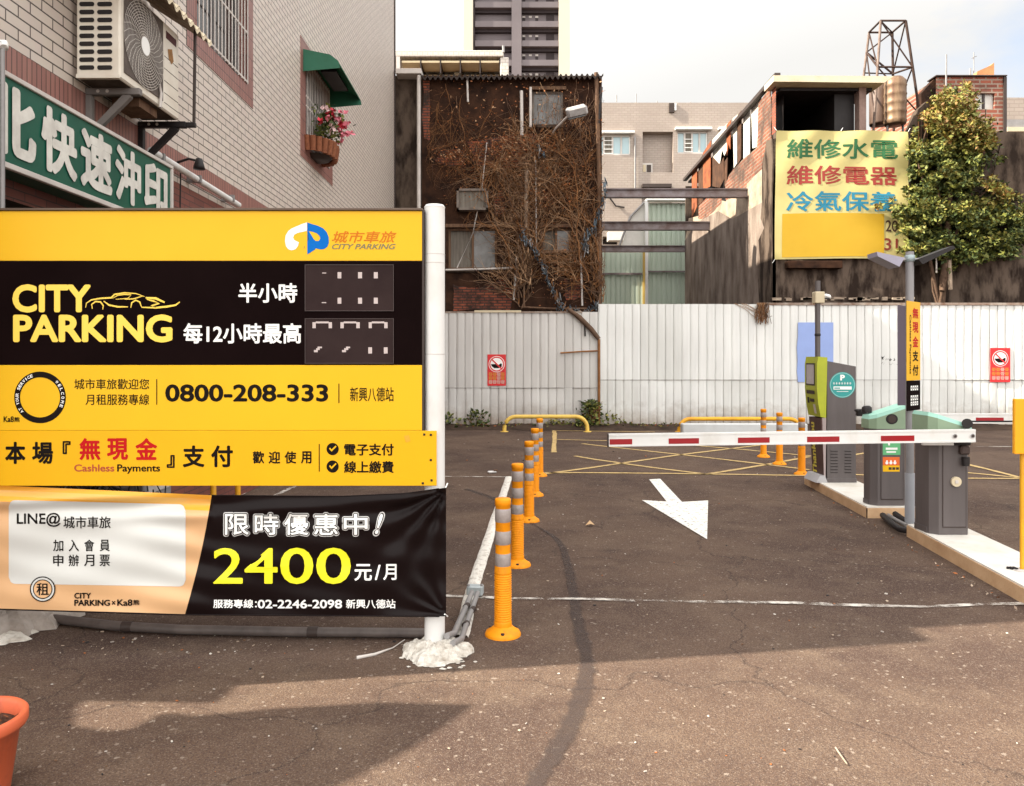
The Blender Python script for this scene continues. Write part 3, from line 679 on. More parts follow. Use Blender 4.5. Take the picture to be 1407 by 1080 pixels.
b.box((PX(652, FD), FD - .04, PZ(429.5, FD)), (PX(716, FD), FD + .08, PZ(426.5, FD)), CREAM); b.box((PX(716, FD), FD - .03, PZ(430, FD)), (PX(800, FD), FD + .06, PZ(428, FD)), RUST); b.build('cap', f1)

# pole, rod and broken branch where the two fences meet
b = MB(); d = FD - .08
b.tube([P(823, 590, d), P(823, 500, d), P(823, 466, d)], .032, STEM, 8); b.tube([P(823, 466, d), P(812, 452, d), P(796, 436, d), P(780, 424, d)], .05, BARK, 7, rs=[.05, .06, .06, .04])
b.tube([P(770, 485, d), P(800, 483, d), P(823, 482, d)], .022, STEM, 6); b.tube([P(803, 440, d), P(804, 462, d)], .02, DARK, 5)
tag(b.build('dead_tree', origin=P(823, 590, d)), 'thin dead trunk leaning against the fence joint below the overgrown ruin', 'dead tree')

# notices on the fence
def notice(uc, v0, v1, half, label):
    d = FD - .03; t = thing('prohibition_sign', label, 'sign', P(uc, v1, d), 'red prohibition notices on the fence')
    b = MB(); a = P(uc - half, v1, d); c = P(uc + half, v0, d); b.box((a.x, d, a.z), (c.x, d + .012, c.z), mat('notice_red', (.62, .018, .022), .45, var=.12, vs=4.)); b.build('board', t)
    cc = P(uc, v0 + (v1 - v0) * .31, d - .003); r = .19
    b = MB(); b.disc(cc, r, (1, 0, 0), (0, 0, 1), WHITE, 28)
    b.disc(cc + Vector((0, -.002, 0)), r * .93, (1, 0, 0), (0, 0, 1), MATS['notice_red'], 28, r * .78)
    k = cc + Vector((0, -.003, 0))
    b.poly([k + Vector((x * r, 0, z_ * r)) for x, z_ in ((-.72, .0), (-.1, .02), (-.05, -.1), (.1, -.15), (.3, -.05), (.5, .1), (.66, .02), (.6, -.35), (.2, -.5), (-.3, -.5), (-.62, -.25))], INK)
    b.poly([k + Vector((x * r, -.002, z_ * r)) for x, z_ in ((-.62, .48), (-.5, .60), (.62, -.48), (.5, -.60))], MATS['notice_red'])
    b.build('emblem', t)
    b = MB(); YO = mat('notice_orange_mark', (.80, .30, .05), .5); WP = mat('notice_pink_mark', (.8, .5, .42), .5)
    for j in range(3):
        for i in range(4):
            x = uc - half * .66 + i * half * .44; y = v0 + (v1 - v0) * (.63 + j * .125); q = P(x, y, d - .003); s_ = .045
            for (dx, dz, sx_, sz_) in ((0, .03, .04, .008), (0, 0, .046, .008), (0, -.03, .036, .008), (-.02, 0, .008, .034), (.018, -.004, .008, .04)):
                b.poly([q + Vector((dx + ex * sx_, 0, dz + ez * sz_)) for ex, ez in ((-1, -1), (1, -1), (1, 1), (-1, 1))], YO if (j < 2 and i != 2) else WP)
    b.build('lettering', t)
notice(682.5, 487, 530, 12.7, 'red prohibition sign on the lower greyish fence below the overgrown house')
notice(1374.5, 478, 525, 13.6, 'red prohibition sign on the taller white fence, beyond the yellow plate on its post')
b = MB(); d = FD - .03; a = P(1096, 525, d); c = P(1145, 443, d)
pts = [P(1096.5, 443, d), P(1145, 443, d), P(1145, 525, d), P(1096.5, 525, d), P(1095, 510, d), P(1096, 495, d), P(1095, 478, d), P(1096.5, 460, d)]
b.prism(pts, (0, .006, 0), mat('pale_blue_sheet', (.27, .36, .66), .55, var=.07, vs=3.))
tag(b.build('blue_sheet', origin=P(1120, 525, d)), 'plain pale blue sheet fixed on the white fence behind the camera post', 'sheet')
b = MB(); d = FD - .012
for k in range(4):
    for j in range(5):
        x = 1213 + k * 5.2 + rnd.uniform(-1.5, 1.5); y = 492.5 + rnd.uniform(-2, 2)
        b.tube([P(x, y, d), P(x + rnd.uniform(-2, 2.4), y + rnd.uniform(-2, 2), d)], .011, INK, 4, False)
for k in range(9):
    x = 1211 + k * 2.6; b.tube([P(x, 500 + rnd.uniform(-1, 2), d), P(x + 2.5, 499.5 + rnd.uniform(-2, 2), d)], .006, GREY, 4, False)
b.build('scrawl', f2)

# ================================================================== OVERGROWN RUIN (left, behind the fence)
RD = 21.0
ru = thing('derelict_house', 'derelict brick house overgrown with dead creepers behind the greyish fence', 'building', (PX(690, RD), RD, 0))
b = MB()
def rf(s, t, dep): return P(s, t, RD) + Vector((0, dep, 0))
RW = [(616, 313, 683, 370), (744, 313, 785, 346), (731, 124, 774, 172)]
holes_wall(b, lambda s, t, dep: rf(s, t, dep), 580, 827, 104, 575, [(a, v0, c, v1) for a, v0, c, v1 in RW], SOOT, .3)
x0, x1 = PX(545, RD), PX(827, RD); zt = PZ(104, RD)
b.box((x0, RD + .35, 0), (x1 - .01, RD + 8.3, zt - .3), SOOT)
b.poly([P(525, 104, RD + .25), P(580, 104, RD + .25), P(580, 575, RD + .25), P(525, 575, RD + .25)], MOSS)
b.poly([P(580, 104, RD), P(580, 575, RD), P(580, 575, RD) + Vector((0, .25, 0)), P(580, 104, RD) + Vector((0, .25, 0))], SOOT)
OLDR = brick('ruin_brick', (.30, .075, .035), (.15, .04, .025), (.055, .035, .027), .24, .075, .014, 'X', .9, 1., dirt=(.03, .016, .011), dlo=.45, dhi=.6, dscale=2.)
def patch(pts, off=.012):
    q = []
    for i in range(len(pts)):
        (a, c), (e, f) = pts[i], pts[(i + 1) % len(pts)]
        for k in range(5):
            t = k / 5; q.append(P(a + (e - a) * t + rnd.uniform(-1.6, 1.6), c + (f - c) * t + rnd.uniform(-1.6, 1.6), RD - off))
    b.poly(q, OLDR)
patch([(622, 392), (660, 396), (690, 382), (704, 400), (700, 426), (624, 426)]); patch([(597, 220), (608, 207), (630, 204), (642, 213), (636, 228), (610, 228)])
patch([(642, 196), (690, 186), (740, 184), (742, 204), (734, 226), (690, 232), (655, 226)]); patch([(581, 110), (591, 110), (590, 192), (581, 192)])
patch([(776, 384), (795, 378), (800, 410), (778, 412)]); patch([(743, 262), (756, 258), (758, 274), (745, 276)]); patch([(676, 268), (690, 262), (694, 292), (680, 300)])
b.build('wall', ru)
b = MB(); d = RD - .25
def rroof(s, t):
    return Vector((PX(580, d) + s * (PX(829, d) - PX(580, d)), d + t * 1.2, PZ(104.5 - s * 1.5, d) + t * .2 + .045 * math.cos(s * 2 * math.pi * 34)))
b.grid(rroof, 204, 2, mat('blackened_roof_sheet', (.035, .024, .02), .7, var=.4)); 
b.grid(lambda s, t: rroof(s, 0) + Vector((0, t * .003, -t * .07)), 204, 1, MATS['blackened_roof_sheet']); b.build('roof', ru)
for (a, v0, c, v1) in RW:
    wn = MB(); fm = WOOD if a != 731 else mat('dull_grey_frame', (.20, .17, .145), .7, col2=(.11, .085, .07), vs=5.)
    p = P(a, v1, RD); q = P(c, v0, RD); mx_ = (p.x + q.x) / 2; t = .06
    for (xa, za, xb, zb) in ((p.x, p.z, q.x, p.z + t), (p.x, q.z - t, q.x, q.z), (p.x, p.z + t, p.x + t, q.z - t), (q.x - t, p.z + t, q.x, q.z - t), (mx_ - .03, p.z + t, mx_ + .03, q.z - t)):
        wn.box((xa, RD + .10, za), (xb, RD + .16, zb), fm)
    wo = wn.build('window', ru)
    g = MB(); g.poly([(mx_ if a != 731 else p.x, RD + .14, p.z), (q.x, RD + .14, p.z), (q.x, RD + .14, q.z), (mx_ if a != 731 else p.x, RD + .14, q.z)], mat('grimy_pane', (.19, .185, .18), .3, col2=(.10, .09, .08), vs=3.))
    if a != 731: g.poly([(p.x, RD + .2, p.z), (mx_, RD + .2, p.z), (mx_, RD + .2, q.z), (p.x, RD + .2, q.z)], CURT)
    g.build('pane', wo)
    g = MB(); g.box((p.x - .05, RD - .09, p.z - .09), (q.x + .05, RD + .1, p.z - .003), MOSS, .01); g.build('sill', wo); g = MB(); g.box((p.x - .08, RD - .05, q.z + .003), (q.x + .08, RD + .1, q.z + .1), WOOD, .01); g.build('lintel', wo)
b = MB(); b.box((PX(545, RD), RD - .2, PZ(104.5, RD)), (PX(580, RD), RD + .3, PZ(97.5, RD)), BARS, .01); b.build('lintel', ru)
b = MB(); b.tube([P(575.5, 430, RD - .1), P(575.5, 104, RD - .1)], .055, BARS, 8); b.build('drainpipe', ru)
b = MB(); a = P(628, 290, RD - .1); c = P(671, 261, RD - .1)
for (xa, za, xb, zb) in ((a.x, a.z, c.x, a.z + .06), (a.x, c.z - .06, c.x, c.z), (a.x, a.z, a.x + .06, c.z), (c.x - .06, a.z, c.x, c.z)): b.box((xa, RD - .28, za), (xb, RD, zb), MATS['dull_grey_frame'])
b.box((a.x + .06, RD - .22, a.z + .06), (c.x - .06, RD, c.z - .06), CURT); b.build('air_vent_box', ru)
b = MB()
for (pts, r, m_) in (([(717, 186), (716.5, 125)], .05, BARS), ([(723, 313), (723.5, 234)], .06, PLASTER), ([(717, 268), (716, 310), (710, 330)], .03, WOOD), ([(720, 422), (720, 345), (721, 313)], .035, WOOD),
                     ([(737, 340), (736, 220)], .02, BARS), ([(800, 420), (798, 348)], .03, BARS), ([(612, 371), (660, 370), (706, 368)], .03, BARS), ([(712, 348), (760, 347), (812, 345)], .035, WOOD), ([(706, 412), (710, 352)], .03, BARS),
                     ([(718, 422), (760, 424), (806, 424)], .03, WOOD), ([(729, 120), (729, 175)], .04, BARS), ([(819, 100), (823, 240), (824, 424)], .06, WOOD), ([(826, 120), (822, 170)], .05, DARK), ([(642, 110), (643, 140)], .03, BARS),
                     ([(669, 196), (662, 260), (650, 320), (628, 368)], .018, BARS)):
    b.tube([P(u, v, RD - .14) for u, v in pts], r, m_, 6)
b.build('loose_pipe', ru)

# floodlight on an arm on the ruin
fl = thing('floodlight', 'pale floodlight on a slanting arm high on the overgrown house', 'lamp', P(759, 185, RD))
b = MB(); b.tube([P(758, 186, RD), P(764, 176, RD - .5), P(782, 158, RD - .8)], .03, BARS, 6); b.build('arm', fl)
b = MB(); q = P(793, 153, RD - .85); M3 = Matrix.Rotation(R(-14), 3, 'Y') @ Matrix.Rotation(R(25), 3, 'X')
b.box(q - Vector((.28, .16, .13)), q + Vector((.26, .16, .13)), mat('lamp_white', (.36, .345, .34), .5, col2=(.24, .22, .21), vs=8.), .05, M3); b.build('housing', fl)
b = MB(); b.box(q + Vector((-.24, -.12, -.16)), q + Vector((.22, .12, -.132)), PANE, .01, M3); b.build('lamp_glass', fl)

# dead creepers
b = MB(); lb = MB()
def stem(u, v, ang, ln, r, wob=.35, m_=None):
    pts = []; a = ang; st = 7; m_ = m_ or rnd.choice([STEM, STEM, STEM2, WOOD]); dd = RD - rnd.uniform(.03, .30)
    for i in range(int(ln / st) + 2):
        pts.append(P(u, v, dd)); a += rnd.gauss(0, wob) * .6; a += (ang - a) * .15
        u += math.cos(a) * st; v += math.sin(a) * st; dd = min(RD - .02, max(RD - .42, dd + rnd.gauss(0, .05)))
        if i > 1 and rnd.random() < .4 and any(q_[0] < u < q_[2] and q_[1] < v < q_[3] for q_ in RW[:2]): break
        if v > 432 or u > 832 or u < 584 or v < 108: break
    if len(pts) > 1: b.tube(pts, r, m_, 3, False, rs=[r * (1 - .5 * i / len(pts)) for i in range(len(pts))])
    return pts
def inwin(u, v): return any(a - 2 < u < c + 2 and v0 - 2 < v < v1 + 2 for a, v0, c, v1 in RW) or (626 < u < 673 and 259 < v < 292)
def grow(u, v, ang, ln, r, depth, m_=None):
    if inwin(u, v) and rnd.random() < .8: return
    pts = stem(u, v, ang, ln, r, .42, m_)
    if depth == 0 or len(pts) < 3: return
    for k in range(int(ln / (11 if depth == 2 else 9))):
        p = pts[rnd.randrange(1, len(pts))]; uu = CU + p.x / p.y * F; vv = HV - (p.z - CH) / p.y * F
        grow(uu, vv, ang + rnd.choice((-1, 1)) * rnd.uniform(.35, 1.1), rnd.uniform(22, 60) if depth == 2 else rnd.uniform(8, 24), r * .5, depth - 1, m_)
def mcol(): return rnd.choice([STEM, STEM, STEM2, WOOD, WOOD])
for i in range(15): grow(rnd.gauss(718, 9), rnd.uniform(390, 428), R(-92) + rnd.gauss(0, .10), rnd.uniform(150, 240), rnd.uniform(.012, .024), 2, mcol())
for i in range(13): grow(rnd.gauss(812, 9), rnd.uniform(360, 428), R(-100) + rnd.gauss(0, .14), rnd.uniform(150, 250), rnd.uniform(.012, .024), 2, mcol())
for i in range(14): grow(rnd.uniform(725, 800), rnd.uniform(330, 420), R(-90) + rnd.gauss(-.1, .3), rnd.uniform(70, 160), rnd.uniform(.008, .016), 2, mcol())
for i in range(26): grow(rnd.uniform(600, 825), rnd.uniform(112, 150), R(90) + rnd.gauss(0, .2), rnd.uniform(50, 120), rnd.uniform(.005, .010), 2, rnd.choice([WOOD, STEM]))
for i in range(12): grow(rnd.uniform(650, 700), rnd.uniform(190, 215), R(75) + rnd.gauss(0, .2), rnd.uniform(60, 120), rnd.uniform(.006, .011), 2, rnd.choice([STEM2, STEM]))
for i in range(520):
    u = rnd.triangular(640, 828, 760); v = rnd.triangular(180, 335, 225)
    if not inwin(u, v): stem(u, v, rnd.uniform(0, 6.28), rnd.uniform(14, 40), rnd.uniform(.004, .007), .7)
for (u, v, su, sv, k) in ((690, 200, 28, 10, 420), (735, 198, 22, 12, 300), (620, 214, 14, 6, 200), (785, 240, 24, 30, 260), (740, 270, 20, 30, 160), (650, 235, 24, 30, 140), (700, 150, 60, 24, 240), (770, 380, 24, 28, 160)):
    for i in range(k): leaf(lb, P(min(827, max(590, rnd.gauss(u, su))), max(112, rnd.gauss(v, sv)), RD - rnd.uniform(.05, .4)), .075, rnd.choice([DLEAF, DLEAF, DLEAF, STEM2]))
dc = thing('dead_creeper', 'tangle of brown leafless creepers covering the front of the derelict house', 'creeper', P(720, 575, RD)); b.build('stems', dc); lb.build('dry_leaves', dc)
# torn netting
b = MB(); NET = mat('torn_blue_grey_net', (.13, .17, .20), .8, col2=(.07, .075, .085), vs=5.); NETW = mat('torn_white_net', (.40, .40, .40), .8, col2=(.2, .2, .2), vs=5.)
def rag(path, w0, k):
    for i in range(k):
        t = i / k * (len(path) - 1); j = int(t); a, c = path[j], path[min(j + 1, len(path) - 1)]; f = t - j
        u = a[0] + (c[0] - a[0]) * f; v = a[1] + (c[1] - a[1]) * f; q = [P(u + rnd.gauss(0, w0 * .55), v + rnd.gauss(0, w0 * 1.1), RD - rnd.uniform(.25, .45)) for _ in range(4)]
        b.tube(q, .012, rnd.choice([NET, NET, NETW, STEM]), 3, False)
        if rnd.random() < .3: m0 = sum(q, Vector()) / 4; b.add([m0 + (x - m0) * .55 for x in q], [(0, 1, 2, 3)], rnd.choice([NET, NETW]))
for path, w_, k, lab in (([(832, 252), (827, 285), (818, 310), (803, 332), (808, 345)], 4, 60, 'torn blue grey netting hanging at the corner of the overgrown house beside the steel beams'), ([(712, 308), (722, 330), (737, 346), (748, 372), (757, 396), (770, 415)], 4, 70, 'long torn blue grey netting hanging diagonally across the front of the overgrown house'),
                         ([(766, 418), (785, 428), (806, 432), (822, 420)], 4, 50, 'heap of torn blue grey netting caught on top of the fence'), ([(740, 205), (748, 214)], 3, 12, 'small scrap of blue netting high in the dead creepers below the floodlight')):
    b = MB(); rag(path, w_, k); tag(b.build('torn_netting', origin=P(path[0][0], path[0][1], RD)), lab, 'netting')

# ================================================================== FARTHER BUILDINGS
D = 120.0           # dark tower
tw = thing('apartment_tower', 'tall dark grey apartment tower with cream edges far behind the overgrown house', 'tower', (PX(708, D), D, 0))
TG = mat('tower_grey', (.15, .125, .13), .7, col2=(.12, .10, .105), vs=.15); TD = mat('tower_recess', (.05, .04, .042), .8); TCR = mat('tower_cream', (.50, .45, .36), .6, var=.06, vs=.1)
zt = PZ(-60, D)
b = MB(); b.box((PX(650, D), D + 1.6, 0), (PX(768, D), D + 16, zt), TG); b.box((PX(703, D), D, 0), (PX(716.5, D), D + 1.6, zt), TG)
b.box((PX(650, D), D + .4, 0), (PX(652.5, D), D + 1.6, zt), TD); b.build('wall', tw)
for (a, c) in ((637, 650), (768, 783)):
    b = MB(); b.box((PX(a, D), D - .3, 0), (PX(c, D) - .01, D + 16, zt + .5), TCR); b.build('corner_column', tw)
for k in range(12):
    z0 = PZ(36.5, D) + (k - 9) * 3.02
    b = MB(); b.box((PX(652.6, D), D + .2, z0 + .05), (PX(703, D) - .01, D + 1.58, z0 + .95), TG); b.box((PX(716.6, D), D + .2, z0 + .05), (PX(767.9, D), D + 1.58, z0 + .95), TG)
    b.box((PX(652.6, D), D + 1.0, z0 - .45), (PX(703, D) - .01, D + 1.59, z0 + .05), TD); b.box((PX(716.6, D), D + 1.0, z0 - .45), (PX(767.9, D), D + 1.59, z0 + .05), TD)
    b.build('balcony', tw)
    for i in range(3):
        b = MB(); b.box((PX(718 + i * 9, D), D + 1.55, z0 + 2.05), (PX(722 + i * 9, D), D + 1.62, z0 + 2.35), BARS)
        if i != 1: b.box((PX(718 + i * 9, D), D + 1.55, z0 + 1.05), (PX(722 + i * 9, D), D + 1.62, z0 + 2.04), TD)
        b.build('window', tw)
    b = MB(); b.box((PX(751, D), D + 1.5, z0 + .95), (PX(762, D), D + 1.61, z0 + 2.5), TD); b.build('door', tw)

D = 27.0            # roof terrace behind the ruin
rt = thing('roof_terrace_house', 'cream house with a panelled roof overhang rising behind the overgrown house', 'building', (PX(620, D), D, 0))
b = MB(); b.box((PX(520, D), D + 3.2, 0), (PX(688, D), D + 9, PZ(102, D)), CREAM); b.box((PX(622, D), D + .8, PZ(112, D)), (PX(629, D), D + 1.2, PZ(88, D)), CREAM)
b.box((PX(553, D), D + 3.0, PZ(112, D)), (PX(688, D), D + 3.19, PZ(88, D)), mat('ochre_wall', (.30, .17, .06), .8)); b.build('wall', rt)
PTL = brick('parapet_tile', (.60, .55, .49), (.56, .51, .45), (.42, .37, .32), .18, .12, .012, 'X', .6, .2)
b = MB(); b.box((PX(535, D), D - .1, PZ(79, D)), (PX(692, D), D + 6, PZ(70.5, D)), PTL, .02); b.box((PX(687.5, D), D - .05, PZ(105, D)), (PX(699, D), D + .4, PZ(79, D) - .005), PTL, .02)
b.box((PX(545, D), D - .1, PZ(105, D)), (PX(550, D), D + .3, PZ(79, D) - .005), BARS); b.tube([P(692, 72, D - .1), P(691.5, 63, D - .1)], .05, GREY, 6); b.build('parapet', rt)
b = MB()
CP = mat('cream_soffit_panel', (.72, .58, .36), .5, var=.08)
for i in range(5):
    for j in range(3):
        z0 = PZ(81, D) - j * .16; b.box((PX(552 + i * 27.2, D), D + j * .9, z0 - .13), (PX(577 + i * 27.2, D), D + j * .9 + .86, z0 - .06), CP)
    b.box((PX(577.3 + i * 27.2, D), D - .02, PZ(81, D) - .50), (PX(578.8 + i * 27.2, D), D + 2.7, PZ(80.5, D)), DGREY)
b.build('roof_canopy', rt)

D = 40.0            # taupe apartments at the back
ap = thing('apartment_block', 'plain taupe tiled apartment block across the gap between the two ruins', 'building', (PX(930, D), D, 0))
AP = [(818, 185, 866, 213), (883, 181, 925, 237), (931, 180, 972, 211), (882, 253, 923, 290), (828, 325, 849, 336), (990, 180, 1030, 211)]
b = MB(); holes_wall(b, lambda s, t, dep: P(s, t, D) + Vector((0, dep, 0)), 770, 1080, 141, 533, AP, TAUPE, .5)
b.poly([P(770, 141, D), P(1080, 141, D), P(1080, 141, D) + Vector((0, 10, 0)), P(770, 141, D) + Vector((0, 10, 0))], CONCG)
b.poly([P(1080, 141, D), P(1080, 533, D), P(1080, 533, D) + Vector((0, 10, 0)), P(1080, 141, D) + Vector((0, 10, 0))], TAUPE)
b.poly([P(883, 181, D + 1.2), P(925, 181, D + 1.2), P(925, 237, D + 1.2), P(883, 237, D + 1.2)][::-1], TAUPE)
for (a, v0, c, v1) in AP: b.poly([P(a, v0, D) + Vector((0, .5, 0)), P(c, v0, D) + Vector((0, .5, 0)), P(c, v1, D) + Vector((0, .5, 0)), P(a, v1, D) + Vector((0, .5, 0))], TAUPE if a in (882, 883) else DGREY)
b.build('wall', ap)
for (a, v0, c, v1) in AP:
    if a in (883, 882, 828): continue
    wn = MB(); p = P(a, v1, D); q = P(c, v0, D); t = .09; n = 4
    xs = [p.x + (q.x - p.x) * k / n for k in range(n + 1)]
    wn.box((p.x, D + .1, p.z), (q.x, D + .18, p.z + t), BARS); wn.box((p.x, D + .1, q.z - t), (q.x, D + .18, q.z), BARS)
    for k in range(n + 1): wn.box((xs[k] - (.045 if k else 0), D + .1, p.z + t), (xs[k] + (.045 if k < n else 0), D + .18, q.z - t), WHITE if k in (0, n) else BARS)
    wo = wn.build('window', ap)
    g = MB()
    for k in range(n): g.poly([(xs[k], D + .15, p.z), (xs[k + 1], D + .15, p.z), (xs[k + 1], D + .15, q.z), (xs[k], D + .15, q.z)], PANEB if k != 1 else CURT)
    for k in range(4): g.box((xs[1], D + .06, p.z + t + k * .22), (xs[2], D + .09, p.z + t + .03 + k * .22), WHITE)
    g.build('pane', wo)
    g = MB(); g.box((p.x - .15, D - .25, q.z + .02), (q.x + .2, D - .002, q.z + .14), WPAINT, .02); g.build('sill', wo)
b = MB(); a = P(882, 237, D); c = P(898, 222, D); b.box((a.x, D + .3, a.z), (c.x, D + .49, c.z), BARS); b.box((a.x + .1, D + .26, a.z + .1), (c.x - .35, D + .3, c.z - .1), CREAM); b.box((c.x - .3, D + .26, a.z + .1), (c.x - .08, D + .3, c.z - .1), DGREY)
b.build('air_vent_box', ap)
b = MB(); a = P(919, 155, D); c = P(929, 142.5, D); b.box((a.x, D - .12, a.z), (c.x - .12, D - .002, c.z), DGREY); b.box((c.x - .11, D - .1, a.z + .1), (c.x, D - .002, c.z), WPAINT); b.build('vent', ap)
b = MB(); b.tube([P(838, 272, D - .1), P(846, 283, D - .1), P(858, 285, D - .1)], .04, DARK, 5); b.tube([P(872.5, 188, D - .08), P(872.5, 262, D - .08)], .05, GREY, 6)
for u, v in ((874, 129), (903, 139), (949, 140)): b.tube([P(u, 141, D + 1), P(u, v, D + 1)], .035, GREY, 5)
b.tube([P(847, 140, D + 1), P(847, 131, D + 1)], .04, GREY, 5); b.build('cable', ap)
b = MB(); b.box((PX(836, 39), 39.0, PZ(330, 39)), (PX(880, 39), 39.6, PZ(318, 39)), mat('white_ledge', (.7, .66, .6), .6)); b.build('ledge', ap); b = MB(); b.box((PX(882, 39.9), 39.7, PZ(258, 39.9)), (PX(922, 39.9), 39.995, PZ(253.5, 39.9)), DGREY); b.build('ledge', ap)

D = 31.0            # pale green sheet-metal sheds behind the gap
sh = thing('metal_shed', 'pale green sheet metal shed with a white post in the gap between the ruins', 'shed', (PX(880, D), D, 0))
b = MB()
def corr(u0, u1, v0, v1, d, m):
    x0, x1 = PX(u0, d), PX(u1, d); x = x0; pr = []
    while x < x1:
        for dx, dy in ((0, 0), (.06, 0), (.08, .05), (.14, .05), (.16, 0)):
            if x + dx < x1: pr.append((x + dx, d + dy))
        x += .2
    n = len(pr); z0, z1 = PZ(v1, d), PZ(v0, d)
    b.add([(p, q, z0) for p, q in pr] + [(p, q, z1) for p, q in pr], [(k, k + 1, n + k + 1, n + k) for k in range(n - 1)], m)
corr(814, 886, 347, 376, D, PGREEN); corr(814, 886, 377.5, 548, D + .03, PGREEN); corr(891, 948, 279, 372, D + .2, PGREEN); corr(891, 948, 373.5, 548, D + .23, PGREEN)
b.box((PX(814, D), D + .3, 0), (PX(948, D), D + 4, PZ(352, D)), PGREEN); b.build('sheet_wall', sh)
b = MB(); b.box((PX(886.5, D), D - .02, 0), (PX(890.5, D), D + .18, PZ(276, D)), WPAINT); b.build('post', sh)
b = MB(); b.box((PX(883, D), D - .1, 0), (PX(885.8, D), D - .01, PZ(347, D)), mat('yellow_post_paint', (.50, .33, .08), .6)); b.build('yellow_post', sh)
b = MB(); b.box((PX(814, D), D - .06, PZ(377.5, D)), (PX(882, D), D - .005, PZ(375, D)), STEEL2); b.box((PX(891, D), D + .1, PZ(373.5, D)), (PX(948, D), D + .19, PZ(371.5, D)), STEEL2); b.box((PX(889, D), D - .1, PZ(276, D) + .01), (PX(948, D), D + .3, PZ(273, D)), WPAINT); b.build('rail', sh)
b = MB(); b.prism([P(889, 274, D + .4), P(889, 340, D + .4), P(853, 340, D + .4), P(866, 300, D + .4), P(884, 278, D + .4)], (0, .06, 0), mat('white_gable', (.66, .63, .58), .6))
b.tube([P(850, 340, D + .3), P(866, 298, D + .3), P(889, 274, D + .3)], .05, GREY, 6); b.build('gable', sh)

# three steel beams between the two ruins
BX1 = 6.57
for i, (u0, v0, v1, dd, lab) in enumerate(((831, 258.5, 271, 21.5, 'nearest and longest rusty steel beam spanning the gap between the two ruins'), (826, 304, 316, 25.6, 'middle rusty steel beam spanning the gap between the two ruins'), (820, 337, 346, 29.2, 'farthest and shortest steel beam, just above the green metal shed'))):
    x0 = PX(u0, dd) - (0 if i == 0 else .3); z0, z1 = PZ(v1, dd), PZ(v0, dd)
    b = MB(); b.box((x0, dd, z0), (BX1 - .003, dd + .16, z0 + .035), STEEL2); b.box((x0, dd, z1 - .035), (BX1 - .003, dd + .16, z1), STEEL2); b.box((x0, dd + .065, z0 + .035), (BX1 - .003, dd + .095, z1 - .035), mat('beam_web', (.27, .24, .25), .55, col2=(.14, .09, .08), vs=3.))
    tag(b.build('steel_beam', origin=((x0 + BX1) / 2, dd, z0)), lab, 'beam', 'steel beams across the gap')

# ================================================================== RIGHT RUIN
QD = 19.2; QX = 6.57
rr = thing('half_ruined_house', 'half ruined house with a brick gable side and dark open upper floor', 'building', (9, QD + 3, 0))
b = MB()
QB = 29.3
def side(s, t): return (QX, s, t)      # left side wall: depth s, height t
zr0_ = PZ(112, QD - .3)
def top(s): return 8.62 + (s - QD) / (QB - QD) * (8.42 - 8.62)
def SW(u, v, o=0.):       # a point of the side wall seen at (u, v) in the photograph
    d = QX * F / (u - CU); return Vector((QX + o, d, CH - (v - HV) / F * d))
def rough(pts, amp=.9, k=4):
    q = []
    for i in range(len(pts)):
        (a, c), (e, f) = pts[i], pts[(i + 1) % len(pts)]
        for t in range(k): q.append((a + (e - a) * t / k + (rnd.uniform(-amp, amp) if t else 0), c + (f - c) * t / k + (rnd.uniform(-amp, amp) if t else 0)))
    return q
b.poly([side(QB, 0), side(QB, 5.5)] + [SW(*p) for p in ((941, 331), (951, 315), (964, 302), (987, 290), (1006, 301), (1026, 290), (1047, 278), (1045, 300), (1050, 313), (1042, 330), (1044, 355), (1041.5, 386), (1043, 416))] + [side(20.45, 0)], STAIN)
b.build('cement_side', rr)
b = MB(); b.poly([SW(u, v, .006) for u, v in [(941, 331), (946, 300), (962, 296), (975, 270), (997, 277), (1000, 268), (1024, 269), (1026, 252), (1047, 231), (1053, 193), (1060, 190), (1061, 270), (1047, 279), (1026, 291), (1006, 302), (987, 291), (964, 303), (951, 316)]], PLASTER); b.build('plaster_side', rr)
b = MB()
for q in (rough([(996, 254), (1002, 240), (1026, 214), (1040, 202), (1042, 142), (1060, 118), (1060, 193), (1053, 195), (1047, 232), (1026, 252), (1024.5, 266), (997, 275)]), rough([(959, 300), (960, 283), (972, 271), (992, 270), (991, 279), (978, 293), (966, 302)], .5)):
    b.poly([SW(u, v, .002) for u, v in q], OLDBY)
b.build('brick_side', rr)
b = MB(); b.poly([SW(*p) for p in ((1053, 193), (1047, 231), (1047, 278), (1045, 300), (1050, 313), (1042, 330), (1044, 355), (1041.5, 386), (1043, 416))] + [side(20.45, 0), side(QD, 0), side(QD, PZ(190, QD))], DSTAIN); b.build('side_pier', rr)
b = MB()     # boards of the broken side, one behind the other
PB = mat('pale_board', (.60, .56, .50), .8, col2=(.42, .37, .32), vs=3.); RB = mat('rust_board', (.30, .095, .04), .85, col2=(.15, .05, .03), vs=4.); WB = mat('dark_board', (.10, .05, .03), .85, col2=(.045, .025, .018), vs=4.)
